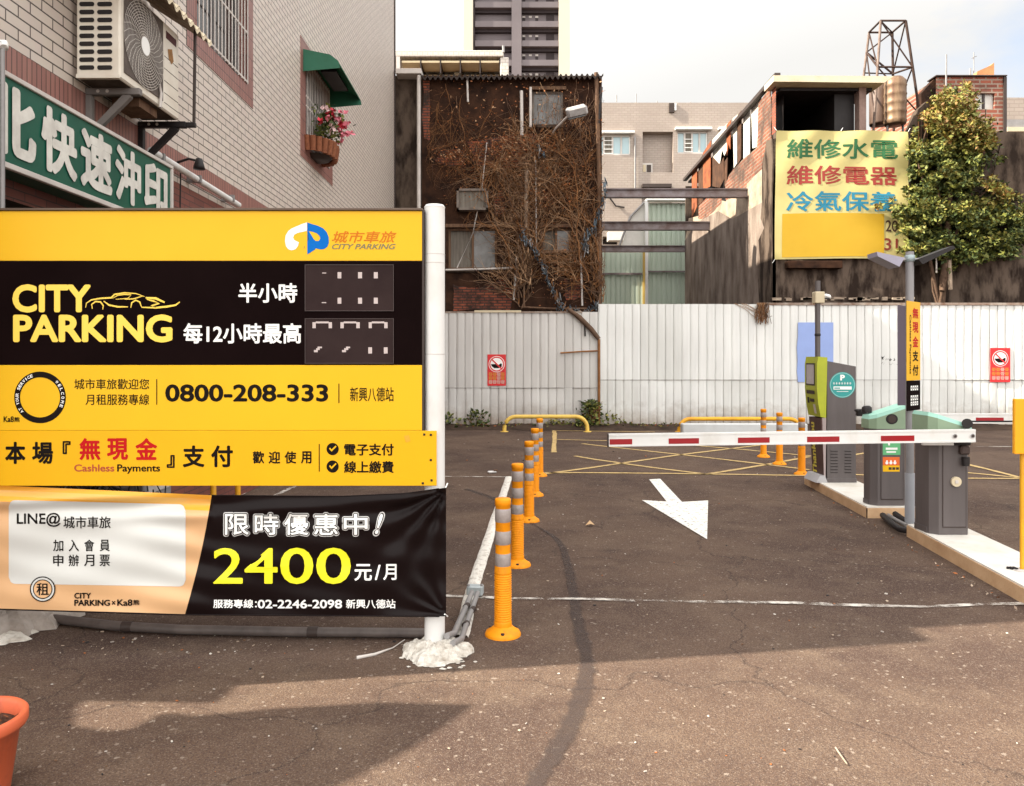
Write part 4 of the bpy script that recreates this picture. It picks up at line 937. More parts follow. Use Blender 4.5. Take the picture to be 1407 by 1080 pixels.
for q, m_ in (([(1028, 141), (1042, 129), (1041, 200), (1030, 204)], PB), ([(1017, 152), (1026, 143), (1025.5, 212), (1017, 220)], PB), ([(1011, 158), (1016, 152), (1015.5, 218), (1011, 226)], WB), ([(1002.5, 163), (1010.5, 156), (1010, 222), (1007, 226), (1004, 231)], PB),
              ([(996, 172), (1002, 165), (1001.5, 205), (999, 198), (997, 214)], RB), ([(984, 182), (995.5, 169), (995, 205), (991, 214), (988, 206), (985, 224), (976, 232), (975, 192)], PB), ([(975, 215), (985, 226), (990, 216), (991, 246), (985, 258), (975, 256)], WB),
              ([(964, 210), (974.5, 193), (974, 256), (964, 262)], RB), ([(957, 222), (963.5, 211), (963, 276), (957, 282)], WB), ([(949, 236), (956, 223), (956, 284), (949, 300)], RB), ([(992, 222), (996, 216), (995, 250), (992, 256)], WB)):
    o = rnd.uniform(.02, .10); pp_ = [SW(u, v) + Vector((o, 0, 0)) for u, v in q]; b.prism(pp_, (.02, 0, 0), m_)
b.build('broken_boarding', rr)
b = MB(); b.box((QX + .5, 20.9, 5.2), (QX + .55, QB, 8.3), DARK); b.box((QX + .3, 19.5, 0), (15.7, QB - .05, 4.9), DSTAIN); b.box((QX + .12, QD + .06, zr0_ - .10), (PX(1200, QD), QB, zr0_ - .03), DARK); b.box((QX + .01, QB - .06, 0), (15.7, QB, 8.2), DSTAIN); b.build('back_wall', rr)  # dark ceiling and backing put the upper room's shade into the colour
b = MB()
b.prism([(QX - .08, 19.05, 8.60), (QX - .08, QB, 8.40), (QX - .08, QB, 8.50), (QX - .08, 19.05, 8.70)], (.14, 0, 0), DGREY); b.build('verge', rr)
b = MB()
zr0, zr1 = PZ(112, QD - .3), PZ(103.5, QD - .3)
b.prism([(PX(1063, QD - .3), QD - .3, zr0), (PX(1215, QD - .3), QD - .3, zr0 - .03), (PX(1228, QD - .3), QD - .3, zr1 - .02), (PX(1063, QD - .3), QD - .3, zr1)], (0, .7, 0), mat('cream_roof_sheet', (.66, .57, .40), .55, col2=(.5, .42, .30), vs=4.)); b.build('roof', rr)
b = MB()     # front: dark stained cement, upper floor open
xo0, xo1 = PX(1063.5, QD), PX(1181, QD)
b.box((QX, QD, 0), (PX(1251, QD), QD + .25, PZ(181, QD)), DSTAIN); b.box((PX(1181, QD), QD + .01, PZ(181, QD) + .003), (PX(1190.5, QD), QD + .28, PZ(112, QD) - .03), mat('pinkish_plaster', (.30, .21, .18), .85, col2=(.17, .11, .09), vs=3.))
b.box((QX + .004, QD + .02, PZ(181, QD) + .003), (xo0 + .05, QD + .3, PZ(113, QD)), OLDB)
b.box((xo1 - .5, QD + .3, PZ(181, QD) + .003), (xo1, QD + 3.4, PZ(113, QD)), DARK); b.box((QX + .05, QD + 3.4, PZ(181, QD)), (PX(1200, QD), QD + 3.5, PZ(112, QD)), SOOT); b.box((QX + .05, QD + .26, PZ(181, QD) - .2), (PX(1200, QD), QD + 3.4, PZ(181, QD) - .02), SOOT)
b.poly([(QX + .3, QD + .3, PZ(181, QD)), (QX + .3, QD + 3.4, PZ(181, QD)), (QX + .3, QD + 3.4, 8.5), (QX + .3, QD + .3, 8.5)], DARK)  # room lining coloured near black in place of shade
b.build('front_wall', rr)
b = MB(); b.box((PX(1078, QD), QD - .25, PZ(370, QD)), (PX(1152, QD), QD - .003, PZ(360, QD)), SOOT, .01); b.build('ledge', rr)
b = MB()
for k in range(30):
    x = rnd.uniform(1055, 1245); b.box((PX(x, QD), QD - .05, PZ(411 + rnd.uniform(-2, 3), QD)), (PX(x + rnd.uniform(4, 14), QD), QD - .003, PZ(409 + rnd.uniform(-1, 1), QD)), PLASTER)
b.build('flaked_cement', rr)

# cloth banner on the ruin
BD = QD - .14
bn = thing('cloth_banner', 'pale yellow cloth banner with green, red and blue characters hung on the half ruined house', 'banner', P(1157, 355, BD))
def bf(a, c, off=0.):      # a across, c up
    u = 1066 + a * (1249 - 1066) + (1 - c) * -1.5 + 2 * math.sin(c * 5) * a; v = 356.5 - c * (356.5 - 181.5) - 1.5 * math.sin(a * 3.1) - (1 - a) * 1.5 * c
    f = .05 * math.sin(a * 7 + c * 5) * (.3 + .7 * abs(c - .5)) + .035 * math.sin(a * 17 - c * 13) * (c ** 3) + .03 * math.sin(c * 16 + a * 4) * (a ** 4)
    return P(u, v, BD) + Vector((0, f - off, 0))
CLOTH = mat('pale_yellow_cloth', (.55, .48, .21), .75, col2=(.49, .41, .17), vs=1.5)
b = MB(); b.grid(bf, 120, 90, CLOTH); b.build('cloth', bn)
def btext(body, u0, u1, v0, v1, m, bold, off=.007):
    g = MB(); g.text(body, lambda a, c: bf((u0 + a * (u1 - u0) - 1066) / 183, (356.5 - (v1 - c * (v1 - v0))) / 175, off), m, bold); g.build('lettering', bn)
btext('維修水電', 1081, 1234, 193, 220, mat('banner_green_lettering', (.018, .115, .035), .6), .018)
btext('維修電器', 1081, 1234, 229.5, 255.5, mat('banner_red_lettering', (.30, .03, .02), .6), .018)
btext('冷氣保養', 1081, 1232, 264.5, 292, mat('banner_blue_lettering', (.012, .19, .30), .6), .018)
btext('20', 1217, 1234, 303, 319, mat('banner_dark_lettering', (.06, .03, .02), .6), .015); btext('31', 1215, 1234, 328, 345, mat('banner_maroon_lettering', (.22, .03, .02), .6), .015)
b = MB(); b.grid(lambda a, c: bf((1076 + a * 139 - 1066) / 183, (356.5 - (354 - c * 59.5)) / 175, .007), 60, 24, mat("golden_patch", (.50, .30, .010), .6, var=.04)); b.build('patch', bn)
b = MB()
for (a, c) in ((0, 1), (.5, 1), (1, 1), (0, 0), (1, 0)):
    p = bf(a, c, .01); b.tube([p, p + Vector((.06 * (1 if a > .4 else -1), .02, .09 if c else -.09))], .008, WHITE, 4)
b.build('tie', bn)

# water tank and the lattice tower
TD_ = 20.2
b = MB(); STEELT = mat('rusty_stainless_tank', (.24, .155, .09), .45, metal=.4, col2=(.10, .05, .03), vs=2.5, streak=(3, 3, .5))
c = P(1230, 172, TD_); hh = PZ(107, TD_) - c.z
b.lathe(c, [(0, 0), (.25, 0), (.27, .04)] + [q for k in range(5) for q in ((.27, .06 + k * .23), (.285, .10 + k * .23), (.27, .14 + k * .23))] + [(.27, hh - .1), (.18, hh), (0, hh + .02)], STEELT, 28)
for x in (-.2, .2): b.tube([(c.x + x, c.y, c.z - .7), (c.x + x, c.y, c.z)], .03, GREY, 6)
tag(b.build('water_tank', origin=c), 'rusty stainless water tank on the half ruined house below the lattice tower', 'tank')
b = MB(); c = P(1208, 172, TD_ + .5); b.lathe(c, [(0, 0), (.24, 0), (.25, .05), (.25, 1.05), (.16, 1.2), (0, 1.22)], mat('dark_tank', (.12, .07, .05), .5, col2=(.05, .03, .02), vs=4., streak=(3, 3, .5)), 24)
tag(b.build('water_tank', origin=c), 'darker small water tank partly hidden behind the rusty stainless one', 'tank')
lt = thing('lattice_tower', 'rusty lattice steel tower frame standing over the water tank', 'tower frame', P(1225, 180, 20.6))
RST = mat('rusty_steel', (.065, .040, .032), .8, col2=(.032, .02, .017), vs=5.); RSP = mat('pale_rusty_steel', (.20, .145, .12), .7, col2=(.10, .06, .045), vs=5.)
n0, n1 = 20.1, 21.3
Tt = [P(1210, 28.5, n0), P(1244.5, 28.5, n0), P(1226, 44.5, n1), P(1194, 44.5, n1)]       # two near, two far corners at the top
Tb = [P(1200, 180, n0), P(1267, 180, n0), P(1228, 180, n1), P(1186, 110, n1)]
for i in range(4):
    b = MB(); b.tube([Tt[i], Tb[i]], .035, (RSP, RST, RST, RSP)[i], 5); b.build('leg', lt)
b = MB()
def lp(i, t): return Tt[i] + (Tb[i] - Tt[i]) * t
for t in (0, .42):
    for i in range(4):
        b.tube([lp(i, t), lp((i + 1) % 4, t if t == 0 else t + .0)], .028, RST, 5)
for i in range(4):
    b.tube([lp(i, 0), lp((i + 1) % 4, .42)], .02, RST, 5); b.tube([lp(i, .42), lp((i + 1) % 4, .85)], .02, RST, 5)
b.tube([lp(0, .0), lp(2, .0)], .02, RST, 5); b.build('brace', lt)

# brick room, walls and pale annexe on the far right
br_ = thing('brick_rooftop_room', 'bare brick rooftop room with a small pale window behind the fig tree', 'building', (PX(1330, 22), 22, 0))
b = MB(); D = 22.
BRK = brick('dull_brick', (.30, .085, .05), (.16, .05, .035), (.30, .22, .17), .34, .12, .022, 'X', .9, .8, dirt=(.08, .05, .035), dlo=.5, dhi=.7)
holes_wall(b, lambda s, t, dep: P(s, t, D) + Vector((0, dep, 0)), 1286, 1380, 106, 190, [(1340, 128, 1367, 150)], BRK, .2)
b.prism([P(1266, 128, D + .1), P(1286, 106, D + .1), P(1286, 200, D + .1), P(1266, 200, D + .1)], (0, .3, 0), SOOT); b.box((PX(1286, D), D + .3, 0), (PX(1380, D) - .01, D + 4, PZ(106, D) - .05), BRK); b.build('wall', br_)
b = MB(); p = P(1340, 150, D); q = P(1367, 128, D); m_ = (p.x + q.x) / 2
b.box((p.x, D + .1, p.z), (q.x, D + .15, q.z), mat('pale_boarded_window', (.62, .60, .56), .6, col2=(.5, .47, .42), vs=3.)); b.box((m_ - .03, D + .06, p.z), (m_ + .03, D + .1, q.z), DGREY); b.build('window', br_)
b = MB(); b.box((PX(1284, D), D - .08, PZ(106, D) + .002), (PX(1382, D), D + .4, PZ(104, D)), DGREY, .01); b.box((PX(1378, D), D - .05, PZ(190, D)), (PX(1382, D), D - .003, PZ(106.5, D)), DGREY); b.build('coping', br_)
b = MB(); b.prism([P(1342, 104, D + .6), P(1366, 104, D + .6), P(1366, 86, D + .6), P(1361, 90, D + .6), P(1343, 98, D + .6)], (0, .2, 0), mat('orange_brick', (.55, .26, .12), .8, var=.3)); b.build('chimney', br_)
b = MB(); b.tube([P(1300, 75, D - .1), P(1300, 140, D - .1)], .025, GREY, 5); b.tube([P(1338, 72, D + 1), P(1338, 104, D + 1)], .015, GREY, 4); b.tube([P(1335, 80, D + 1), P(1342, 77, D + 1)], .01, GREY, 4); b.tube([P(1333, 94, D + 1), P(1333, 104, D + 1)], .03, GREY, 4); b.build('aerial', br_)
b = MB(); D = 19.6
pts = [(1251, 178), (1262, 150), (1275, 138), (1283, 176), (1310, 182), (1360, 180), (1407, 182), (1520, 182), (1520, 580), (1251, 580)]
b.prism([P(u, v, D) for u, v in pts], (0, .3, 0), MOSS)
for k in range(9): b.tube([P(1262 + k * 4, 160 - k * 1.2, D - .03), P(1262 + k * 4.5 + rnd.uniform(-3, 6), 330, D - .05)], .02, rnd.choice([STEM, WOOD]), 4, False)
b.tube([P(1300, 372, D - .06), P(1340, 378, D - .06), P(1410, 386, D - .06)], .03, GREY, 6)
tag(b.build('party_wall', origin=P(1350, 580, D)), 'dark mossy cement wall behind the fig tree', 'wall')
b = MB(); D = 24.; b.box((PX(1381, D), D, 0), (PX(1500, D), D + 4, PZ(134, D)), TAUPE); b.box((PX(1381, D), D - .12, PZ(182, D)), (PX(1500, D), D - .003, PZ(176, D)), CREAM); b.box((PX(1381, D), D - .06, PZ(176, D) + .003), (PX(1500, D), D - .003, PZ(165, D)), GREY)
tag(b.build('taupe_annexe', origin=P(1420, 540, D)), 'taupe tiled annexe with a pale band beyond the brick rooftop room', 'building')

# fig tree growing over the wall
tr = thing('fig_tree', 'bushy fig tree with yellowish upper leaves growing up the mossy wall beside the cloth banner', 'tree', P(1292, 590, 18.95))
b = MB(); TD = 18.95
for (pts, r0, r1) in (([(1290, 585), (1288, 470), (1292, 410), (1300, 350), (1305, 280), (1310, 190), (1315, 140)], .13, .03), ([(1291, 420), (1284, 380), (1276, 340), (1255, 305), (1235, 290)], .06, .015), ([(1293, 400), (1306, 360), (1340, 320), (1375, 300), (1400, 295)], .06, .015),
                      ([(1300, 350), (1330, 280), (1350, 210), (1355, 150)], .05, .012), ([(1300, 330), (1275, 270), (1262, 220), (1275, 170)], .05, .012), ([(1291, 430), (1297, 395), (1303, 372), (1298, 350)], .04, .03), ([(1290, 430), (1282, 400), (1279, 375)], .03, .012), ([(1292, 300), (1286, 240), (1296, 200)], .05, .02), ([(1305, 300), (1360, 260), (1372, 200)], .035, .012)):
    n = len(pts); q = [P(u + rnd.uniform(-2, 2), v, TD + rnd.uniform(-.15, .15)) for u, v in pts]
    b.tube(q, r0, BARK, 7, False, rs=[r0 + (r1 - r0) * i / (n - 1) for i in range(n)])
b.tube([P(1306, 398, TD - .1), P(1304, 355, TD - .1)], .05, PLASTER, 6); b.tube([P(1287, 375, TD - .1), P(1286, 345, TD - .1)], .02, BARS, 5)
b.build('trunk', tr)
b = MB()
clumps = [(1306, 138, 20, 22, 3), (1318, 152, 18, 20, 3), (1290, 165, 20, 20, 3), (1318, 180, 34, 22, 3), (1350, 180, 15, 14, 3), (1285, 205, 22, 22, 2), (1318, 215, 36, 22, 2), (1352, 200, 18, 22, 3),
          (1285, 245, 24, 22, 2), (1320, 250, 26, 20, 2), (1262, 262, 16, 14, 2), (1250, 283, 26, 12, 2), (1224, 281, 15, 6, 3), (1238, 296, 10, 7, 2), (1385, 345, 24, 10, 1), (1278, 290, 34, 20, 2), (1315, 295, 36, 20, 2), (1262, 318, 26, 16, 2), (1300, 325, 34, 18, 1), (1340, 305, 34, 18, 2), (1372, 290, 30, 14, 2), (1396, 300, 18, 18, 2),
          (1365, 255, 20, 10, 3), (1385, 268, 16, 10, 3), (1360, 330, 36, 14, 2), (1394, 325, 18, 14, 1), (1265, 345, 24, 9, 2), (1305, 350, 32, 12, 1), (1335, 345, 20, 12, 1), (1254, 335, 12, 14, 2), (1255, 215, 10, 30, 2)]
for (u, v, ru_, rv, tone) in clumps:
    k = int(ru_ * rv * 2.5)
    subs = [(rnd.gauss(0, .5), rnd.gauss(0, .5), rnd.gauss(0, .22)) for _ in range(max(6, k // 48))]
    for i in range(k):
        s_ = rnd.choice(subs); uu = u + (s_[0] * 1.1 + rnd.gauss(0, .15)) * ru_; vv = v + (s_[1] * 1.1 + rnd.gauss(0, .13)) * rv; dd = TD + s_[2] + rnd.gauss(0, .12)
        h = rnd.random(); up = vv < v - rv * .1
        m_ = {3: (LEAF3 if h < .42 else LEAF4 if h < .68 else LEAF2), 2: (LEAF2 if h < .5 else LEAF3 if (h < .8 and up) else LEAF1), 1: (LEAF1 if h < .6 else LEAF2)}[tone]
        leaf(b, P(uu, vv, min(dd, 19.52)), .108, m_, .5)
    for i in range(int(k * .35)): leaf(b, P(u + rnd.gauss(0, .42) * ru_, v + 2 + rnd.gauss(0, .42) * rv, TD + .28 + rnd.random() * .22), .13, LEAF1, .3)  # dark leaves behind put the crown's inner shade into the colour
b.build('crown', tr)

b = MB()
for k in range(60):
    u = rnd.gauss(1047, 4); q = [P(u, 416, FD - .04)]
    for i in range(4): u += rnd.gauss(0, 2.2); q.append(P(u, 416 + (i + 1) * rnd.uniform(4, 7.5), FD - .05 - rnd.random() * .06))
    b.tube(q, .007, rnd.choice([STEM, STEM2, WOOD]), 3, False)
for k in range(5): u = rnd.uniform(1000, 1040); b.tube([P(u, 417, FD - .03), P(u + 14, 426 + rnd.uniform(-4, 6), FD - .03), P(u + 30, 434 + rnd.uniform(-4, 4), FD - .03)], .006, STEM2, 3, False)
tag(b.build('dried_tendrils', origin=P(1047, 430, FD)), 'brown tuft of dried tendrils hanging over the top of the white fence', 'creeper')
# weeds along the fence
def weed(u, v, h, wd, n_, label, cat='plant', ms=(LEAF1, LEAF1, LEAF2)):
    o = G(u, v); b = MB(); t_ = thing('weed', label, cat, o, 'weeds along the fence')
    for k in range(max(3, n_ // 14)):
        a = rnd.uniform(0, 6.28); q = o + Vector((rnd.gauss(0, wd * .3), rnd.gauss(0, .08), h * rnd.uniform(.5, 1)))
        b.tube([o + Vector((rnd.gauss(0, .03), 0, 0)), (o + q) / 2 + Vector((rnd.gauss(0, .03), 0, 0)), q], .006, STEM, 3, False)
    b.build('stems', t_); b = MB()
    for k in range(n_):
        t = rnd.random() ** .7; s_ = (1 - (t - .4) ** 2 * 1.6); p = o + Vector((rnd.gauss(0, wd * .40) * s_, rnd.gauss(0, .12), t * h))
        leaf(b, p, .11, rnd.choice(ms), .5)
    b.build('leaves', t_)
weed(653, 588, .40, .42, 260, 'round green weed at the fence foot between the white sign post and the yellow hoop')
weed(616, 588, .32, .3, 150, 'low green weed beside the white sign post, at the foot of the fence')
weed(813, 589, .66, .40, 420, 'tallest dark leafy weed by the dead trunk at the end of the yellow hoop')
weed(845, 588, .32, .30, 110, 'thin straggling weed past the tallest weed, on the barrier side of the dead trunk', ms=(LEAF2, LEAF2, LEAF3))
weed(800, 590, .28, .35, 120, 'low weed under the end of the yellow hoop nearest the dead trunk')
weed(765, 588, .22, .35, 90, 'sparse weed under the middle of the shorter yellow hoop', ms=(LEAF2, LEAF3))
b = MB()
for k in range(1500):
    u = rnd.uniform(612, 930) if rnd.random() < .85 else rnd.uniform(930, 1400); q = G(u, rnd.uniform(585, 590)); leaf(b, q + Vector((0, rnd.uniform(0, .2), rnd.uniform(.02, .12))), .08, rnd.choice([LEAF1, LEAF2, DLEAF, LEAF3]))
tag(b.build('verge_grass', origin=(0, 18, 0)), 'ragged grass and dead leaves along the foot of the fence', 'grass', kind='stuff')

# ================================================================== THE PARKING SIGN
SD = 4.19
ps = thing('parking_sign', 'big yellow and black car park price sign on a white round post', 'sign', G(597, 895))
POX, POY, POR = PX(597, 4.24), 4.25, .056
PLX = PX(-70, 4.24)
b = MB(); b.tube([(POX, POY, .0), (POX, POY, PZ(286, 4.24))], POR, WPAINT, 28); b.lathe((POX, POY, PZ(286, 4.24)), [(POR, 0), (POR + .002, .006), (POR - .006, .018), (0, .02)], WPAINT, 28)
for v in (362, 487, 350): b.lathe((POX, POY, PZ(v, 4.24)), [(POR + .0006, 0), (POR + .002, .0015), (POR + .0006, .003)], BARS, 28)
b.build('post', ps)
b = MB(); b.tube([(PLX, POY, .0), (PLX, POY, PZ(286, 4.24))], POR, WPAINT, 20); b.build('post', ps)
US = -58
b = MB()
a = P(US, 592, SD); c = P(580, 287, SD)
b.box((a.x, SD + .003, a.z), (c.x, SD + .13, c.z), DGREY, .003)
b.box((a.x, SD - .012, PZ(289.5, SD)), (c.x + .004, SD + .13, PZ(286.3, SD)), mat('bronze_trim', (.10, .065, .045), .4, metal=.3), .002)
b.box((c.x, SD + .0, a.z), (c.x + .011, SD + .13, PZ(289.6, SD)), DGREY)
b.build('case', ps)
def panel(name, v0, v1, m, u1=580, d=SD, th=.006):
    b = MB(); a = P(US, v1, d); c = P(u1, v0, d); b.box((a.x, d, a.z), (c.x, d + th, c.z), m, .0015); return b.build(name, ps)
LO = .0012      # lettering stands just proud of its panel
def letters(part, items, d=SD, name='lettering'):
    for it in items:
        body, u0, u1, v0, v1, m = it[:6]; kw = it[6] if len(it) > 6 else {}
        b = MB(); off = kw.pop('off', LO); b.text(body, rect(u0, v0, u1, v1, d - off), m, **kw); b.build(name, part)
def bar(b, u0, v0, u1, v1, m, d=SD - LO): b.poly([P(u0, v1, d), P(u1, v1, d), P(u1, v0, d), P(u0, v0, d)], m)
hp = panel('header_panel', 289.7, 358.3, YELLOW)
letters(hp, [('城市車旅', 456, 545, 317.5, 333.5, ORANGEL, dict(bold=.012, shear=.25)), ('CITY PARKING', 456, 544, 335, 342.5, OLIVEL, dict(bold=.02, shear=.3))])
def zz(pts, d): return [P(380 + x / 7.817, 290 + y / 7.817, d) for x, y in pts]
b = MB()
hole = [(345, 212), (385, 222), (430, 238), (462, 268), (470, 298), (452, 320), (420, 322), (398, 300), (375, 260)]
outer = [(330, 122), (385, 140), (440, 156), (500, 184), (540, 228), (560, 280), (562, 340), (545, 385), (512, 408), (470, 412), (420, 400), (415, 412), (330, 466)]
b.poly(zz(outer + [(330, 214)] + [(345, 212)] + hole[::-1][:-1] + [(344, 213)] + [(330, 212)], SD - LO), BLUE)
b.poly(zz([(325, 122), (270, 140), (225, 160), (165, 185), (125, 215), (98, 260), (90, 320), (100, 375), (125, 410), (160, 422), (200, 412), (228, 380), (240, 335), (215, 325), (190, 310), (178, 285), (190, 255), (225, 235), (325, 212)], SD - LO), WHITE)
b.poly(zz([(333, 215), (345, 300), (333, 330)], SD - LO - .0006), mat('logo_dark_green', (.01, .06, .05), .4)); b.poly(zz([(298, 375), (302, 375), (296, 405), (292, 405)], SD - LO), OLIVEL)
b.build('logo', hp)
pp = panel('price_panel', 358.7, 501.3, BLACK)
letters(pp, [('CITY', 17, 125, 390.5, 429.5, YLET, dict(bold=.035)), ('PARKING', 18, 237, 432, 470.5, YLET, dict(bold=.035)), ('半小時', 327.5, 408.5, 389, 416, WHITE, dict(bold=.024)), ('每12小時最高', 252, 414, 444, 472, WHITE, dict(bold=.024))])
b = MB()
def cz(x, y): return (x / 3.272, 270 + y / 3.272)
def swoosh(pts, w0):
    n = len(pts); Lp = []; Rp = []
    for i, (x, y) in enumerate(pts):
        x2, y2 = pts[min(i + 1, n - 1)]; x1, y1 = pts[max(i - 1, 0)]; l_ = math.hypot(x2 - x1, y2 - y1) or 1; nx, ny = -(y2 - y1) / l_, (x2 - x1) / l_
        w_ = w0 * math.sin(math.pi * (i + .6) / (n + .2)) + .6; Lp.append((x + nx * w_, y + ny * w_)); Rp.append((x - nx * w_, y - ny * w_))
    for i in range(n - 1): b.poly([P(*cz(*q), SD - LO) for q in (Lp[i], Lp[i + 1], Rp[i + 1], Rp[i])], YLET)
for pts, w0 in (([(385, 500), (388, 480), (410, 465), (450, 458), (500, 455), (515, 440), (560, 433), (610, 436), (650, 450)], 3), ([(505, 458), (530, 444), (560, 440), (590, 442), (575, 458), (520, 462)], 2), ([(415, 505), (412, 485), (430, 472), (452, 474), (464, 490), (462, 508)], 3),
                ([(466, 470), (490, 488), (530, 496), (575, 496)], 3.4), ([(588, 500), (592, 478), (610, 466), (628, 474), (636, 496)], 3), ([(636, 498), (700, 500), (750, 495), (790, 488), (808, 474)], 4), ([(655, 455), (700, 458), (740, 476)], 5), ([(660, 462), (690, 470), (715, 480), (680, 492), (700, 498)], 4), ([(640, 448), (600, 460), (560, 462)], 2)):
    swoosh(pts, w0)
b.build('car_emblem', pp)
segs = [[(467, 342, 485, 346), (536, 340, 553, 368), (628, 340, 646, 368), (699, 340, 717, 368), (465, 475, 485, 479), (536, 455, 553, 482), (628, 455, 646, 482), (699, 455, 717, 482)],
        [(423, 565, 438, 592), (438, 562, 496, 570), (496, 565, 511, 592), (549, 565, 564, 592), (564, 562, 620, 570), (620, 565, 636, 592), (676, 565, 690, 592), (690, 562, 746, 570), (746, 565, 761, 592), (430, 690, 447, 700), (440, 682, 456, 690), (446, 675, 466, 682), (556, 690, 574, 700), (566, 682, 584, 690), (574, 675, 592, 682), (674, 678, 691, 706), (744, 678, 761, 706)]]
for i, (v0, v1) in enumerate(((363.5, 427.5), (437.5, 499.5))):
    b = MB(); a = P(419, v1, SD - .0025); c = P(541, v0, SD - .0025); b.box((a.x, SD - .0025, a.z), (c.x, SD, c.z), LEDP)
    fr = mat('display_edge', (.07, .05, .047), .4)
    for (x0, z0, x1, z1) in ((a.x, a.z, c.x, a.z + .003), (a.x, c.z - .003, c.x, c.z), (a.x, a.z + .003, a.x + .003, c.z - .003), (c.x - .003, a.z + .003, c.x, c.z - .003)): b.box((x0, SD - .006, z0), (x1, SD - .0026, z1), fr)
    dsp = b.build('price_display', pp)
    for (l0, l1) in (((455, 495), (530, 560), (620, 650), (695, 720)), ((415, 520), (540, 640), (665, 770)))[i]:
        for lo_, hi_ in ((330, 450), (450, 620), (620, 720)):
            b = MB()
            for (x0, y0, x1, y1) in segs[i]:
                if l0 < x0 < l1 and lo_ < y0 < hi_: bar(b, 300 + x0 / 3.272, 270 + y0 / 3.272, 300 + x1 / 3.272, 270 + y1 / 3.272, LEDS, SD - .004)
            if b.v: b.build('display_digit', dsp)
cp = panel('contact_panel', 501.7, 591.6, YELLOW)
letters(cp, [('城市車旅歡迎您', 102, 205, 520.5, 535, INK, dict(bold=.006)), ('月租服務專線', 117.5, 205, 541.5, 556.5, INK, dict(bold=.006)), ('0800-208-333', 227, 451, 528, 552, INK, dict(bold=.028)), ('新興八德站', 481, 541, 532, 551.5, INK, dict(bold=.008)), ('Ka8', 5, 19, 572, 580, INK, dict(bold=.025)), ('熊', 19.5, 27, 573, 580, INK, dict(bold=.02))])
b = MB(); bar(b, 214.7, 521, 216, 556, INK); bar(b, 465, 527, 466.3, 554, INK); b.build('divider', cp)
b = MB(); cc = P(55, 546, SD - LO); px = SD / F; b.disc(cc, 35.5 * px, (1, 0, 0), (0, 0, 1), INK, 48, 27.5 * px)
def arc(txt, a0, a1):
    for i, ch in enumerate(txt):
        if ch == ' ': continue
        a_ = R(a0 + (a1 - a0) * i / (len(txt) - 1)); ce = cc + Vector((math.sin(a_), 0, math.cos(a_))) * 31.5 * px + Vector((0, -.0006, 0)); s_ = 4.2 * px; w_ = s_ * (.35 if ch == 'I' else .85)
        tx = Vector((math.cos(a_), 0, -math.sin(a_))); ty = Vector((math.sin(a_), 0, math.cos(a_)))
        b.text(ch, lambda p, q, ce=ce, tx=tx, ty=ty, w_=w_, s_=s_: ce + tx * (p - .5) * w_ + ty * (q - .5) * s_, WHITE, .03)
arc('AT YOUR SERVICE', -128, -22); arc('WELCOME', 48, 112)
b.build('ring_emblem', cp)
PD = SD - .022
yp = panel('payment_panel', 591.9, 667.5, YELLOW2, 600, PD, .006)
letters(yp, [('本', 7, 35, 607, 637.5, INK, dict(bold=.035)), ('場', 44, 73, 607, 637.5, INK, dict(bold=.03)), ('『', 86, 97, 606, 624, INK, dict(bold=.03)), ('無', 109, 138, 602, 632, RED, dict(bold=.03)), ('現', 147, 176, 602, 632, RED, dict(bold=.03)), ('金', 186, 216, 602, 632, RED, dict(bold=.03)),
             ('Cashless', 102, 157, 638, 648, mat('brown_red_lettering', (.40, .06, .02), .5), dict(bold=.02)), ('Payments', 161, 220, 638, 651, INK, dict(bold=.02)), ('』', 229, 240, 625, 643, INK, dict(bold=.03)), ('支', 251, 281, 612, 642, INK, dict(bold=.03)), ('付', 290, 320, 612, 642, INK, dict(bold=.03)),
             ('歡', 347, 363, 620, 637, INK, dict(bold=.025)), ('迎', 369, 385, 620, 637, INK, dict(bold=.025)), ('使', 391, 407, 620, 637, INK, dict(bold=.025)), ('用', 413.5, 428, 620, 637, INK, dict(bold=.025)), ('電子支付', 472.7, 541, 609.5, 626, INK, dict(bold=.025)), ('線上繳費', 472.7, 541, 633.5, 650, INK, dict(bold=.025))], PD)
b = MB(); bar(b, 438, 610, 439.3, 648, INK, PD - LO)
for v in (617, 641):
    b.disc(P(457, v, PD - LO), 8.4 * px, (1, 0, 0), (0, 0, 1), INK, 28)
    b.poly([P(u, w_, PD - .002) for u, w_ in ((452, v - .5), (455.5, v + 3.6), (462.5, v - 3.4), (461, v - 4.8), (455.5, v + .6), (453.6, v - 2))], YELLOW2)
b.build('tick_mark', yp)
b = MB()
for u, v in ((583, 597), (592, 597.5), (592, 632), (593, 660), (581, 664)): q = P(u, v, PD); b = MB(); b.box(q + Vector((-.006, -.004, -.006)), q + Vector((.006, 0, .006)), DARK, .002); b.build('screw', yp)
b = MB(); b.poly([P(u, v, PD - LO) for u, v in ((555, 599), (562, 598), (564, 606), (558, 608))], mat('rust_mark', (.75, .36, .02), .5)); b.build('rust_mark', yp)
b = MB()       # cement blob round the post foot
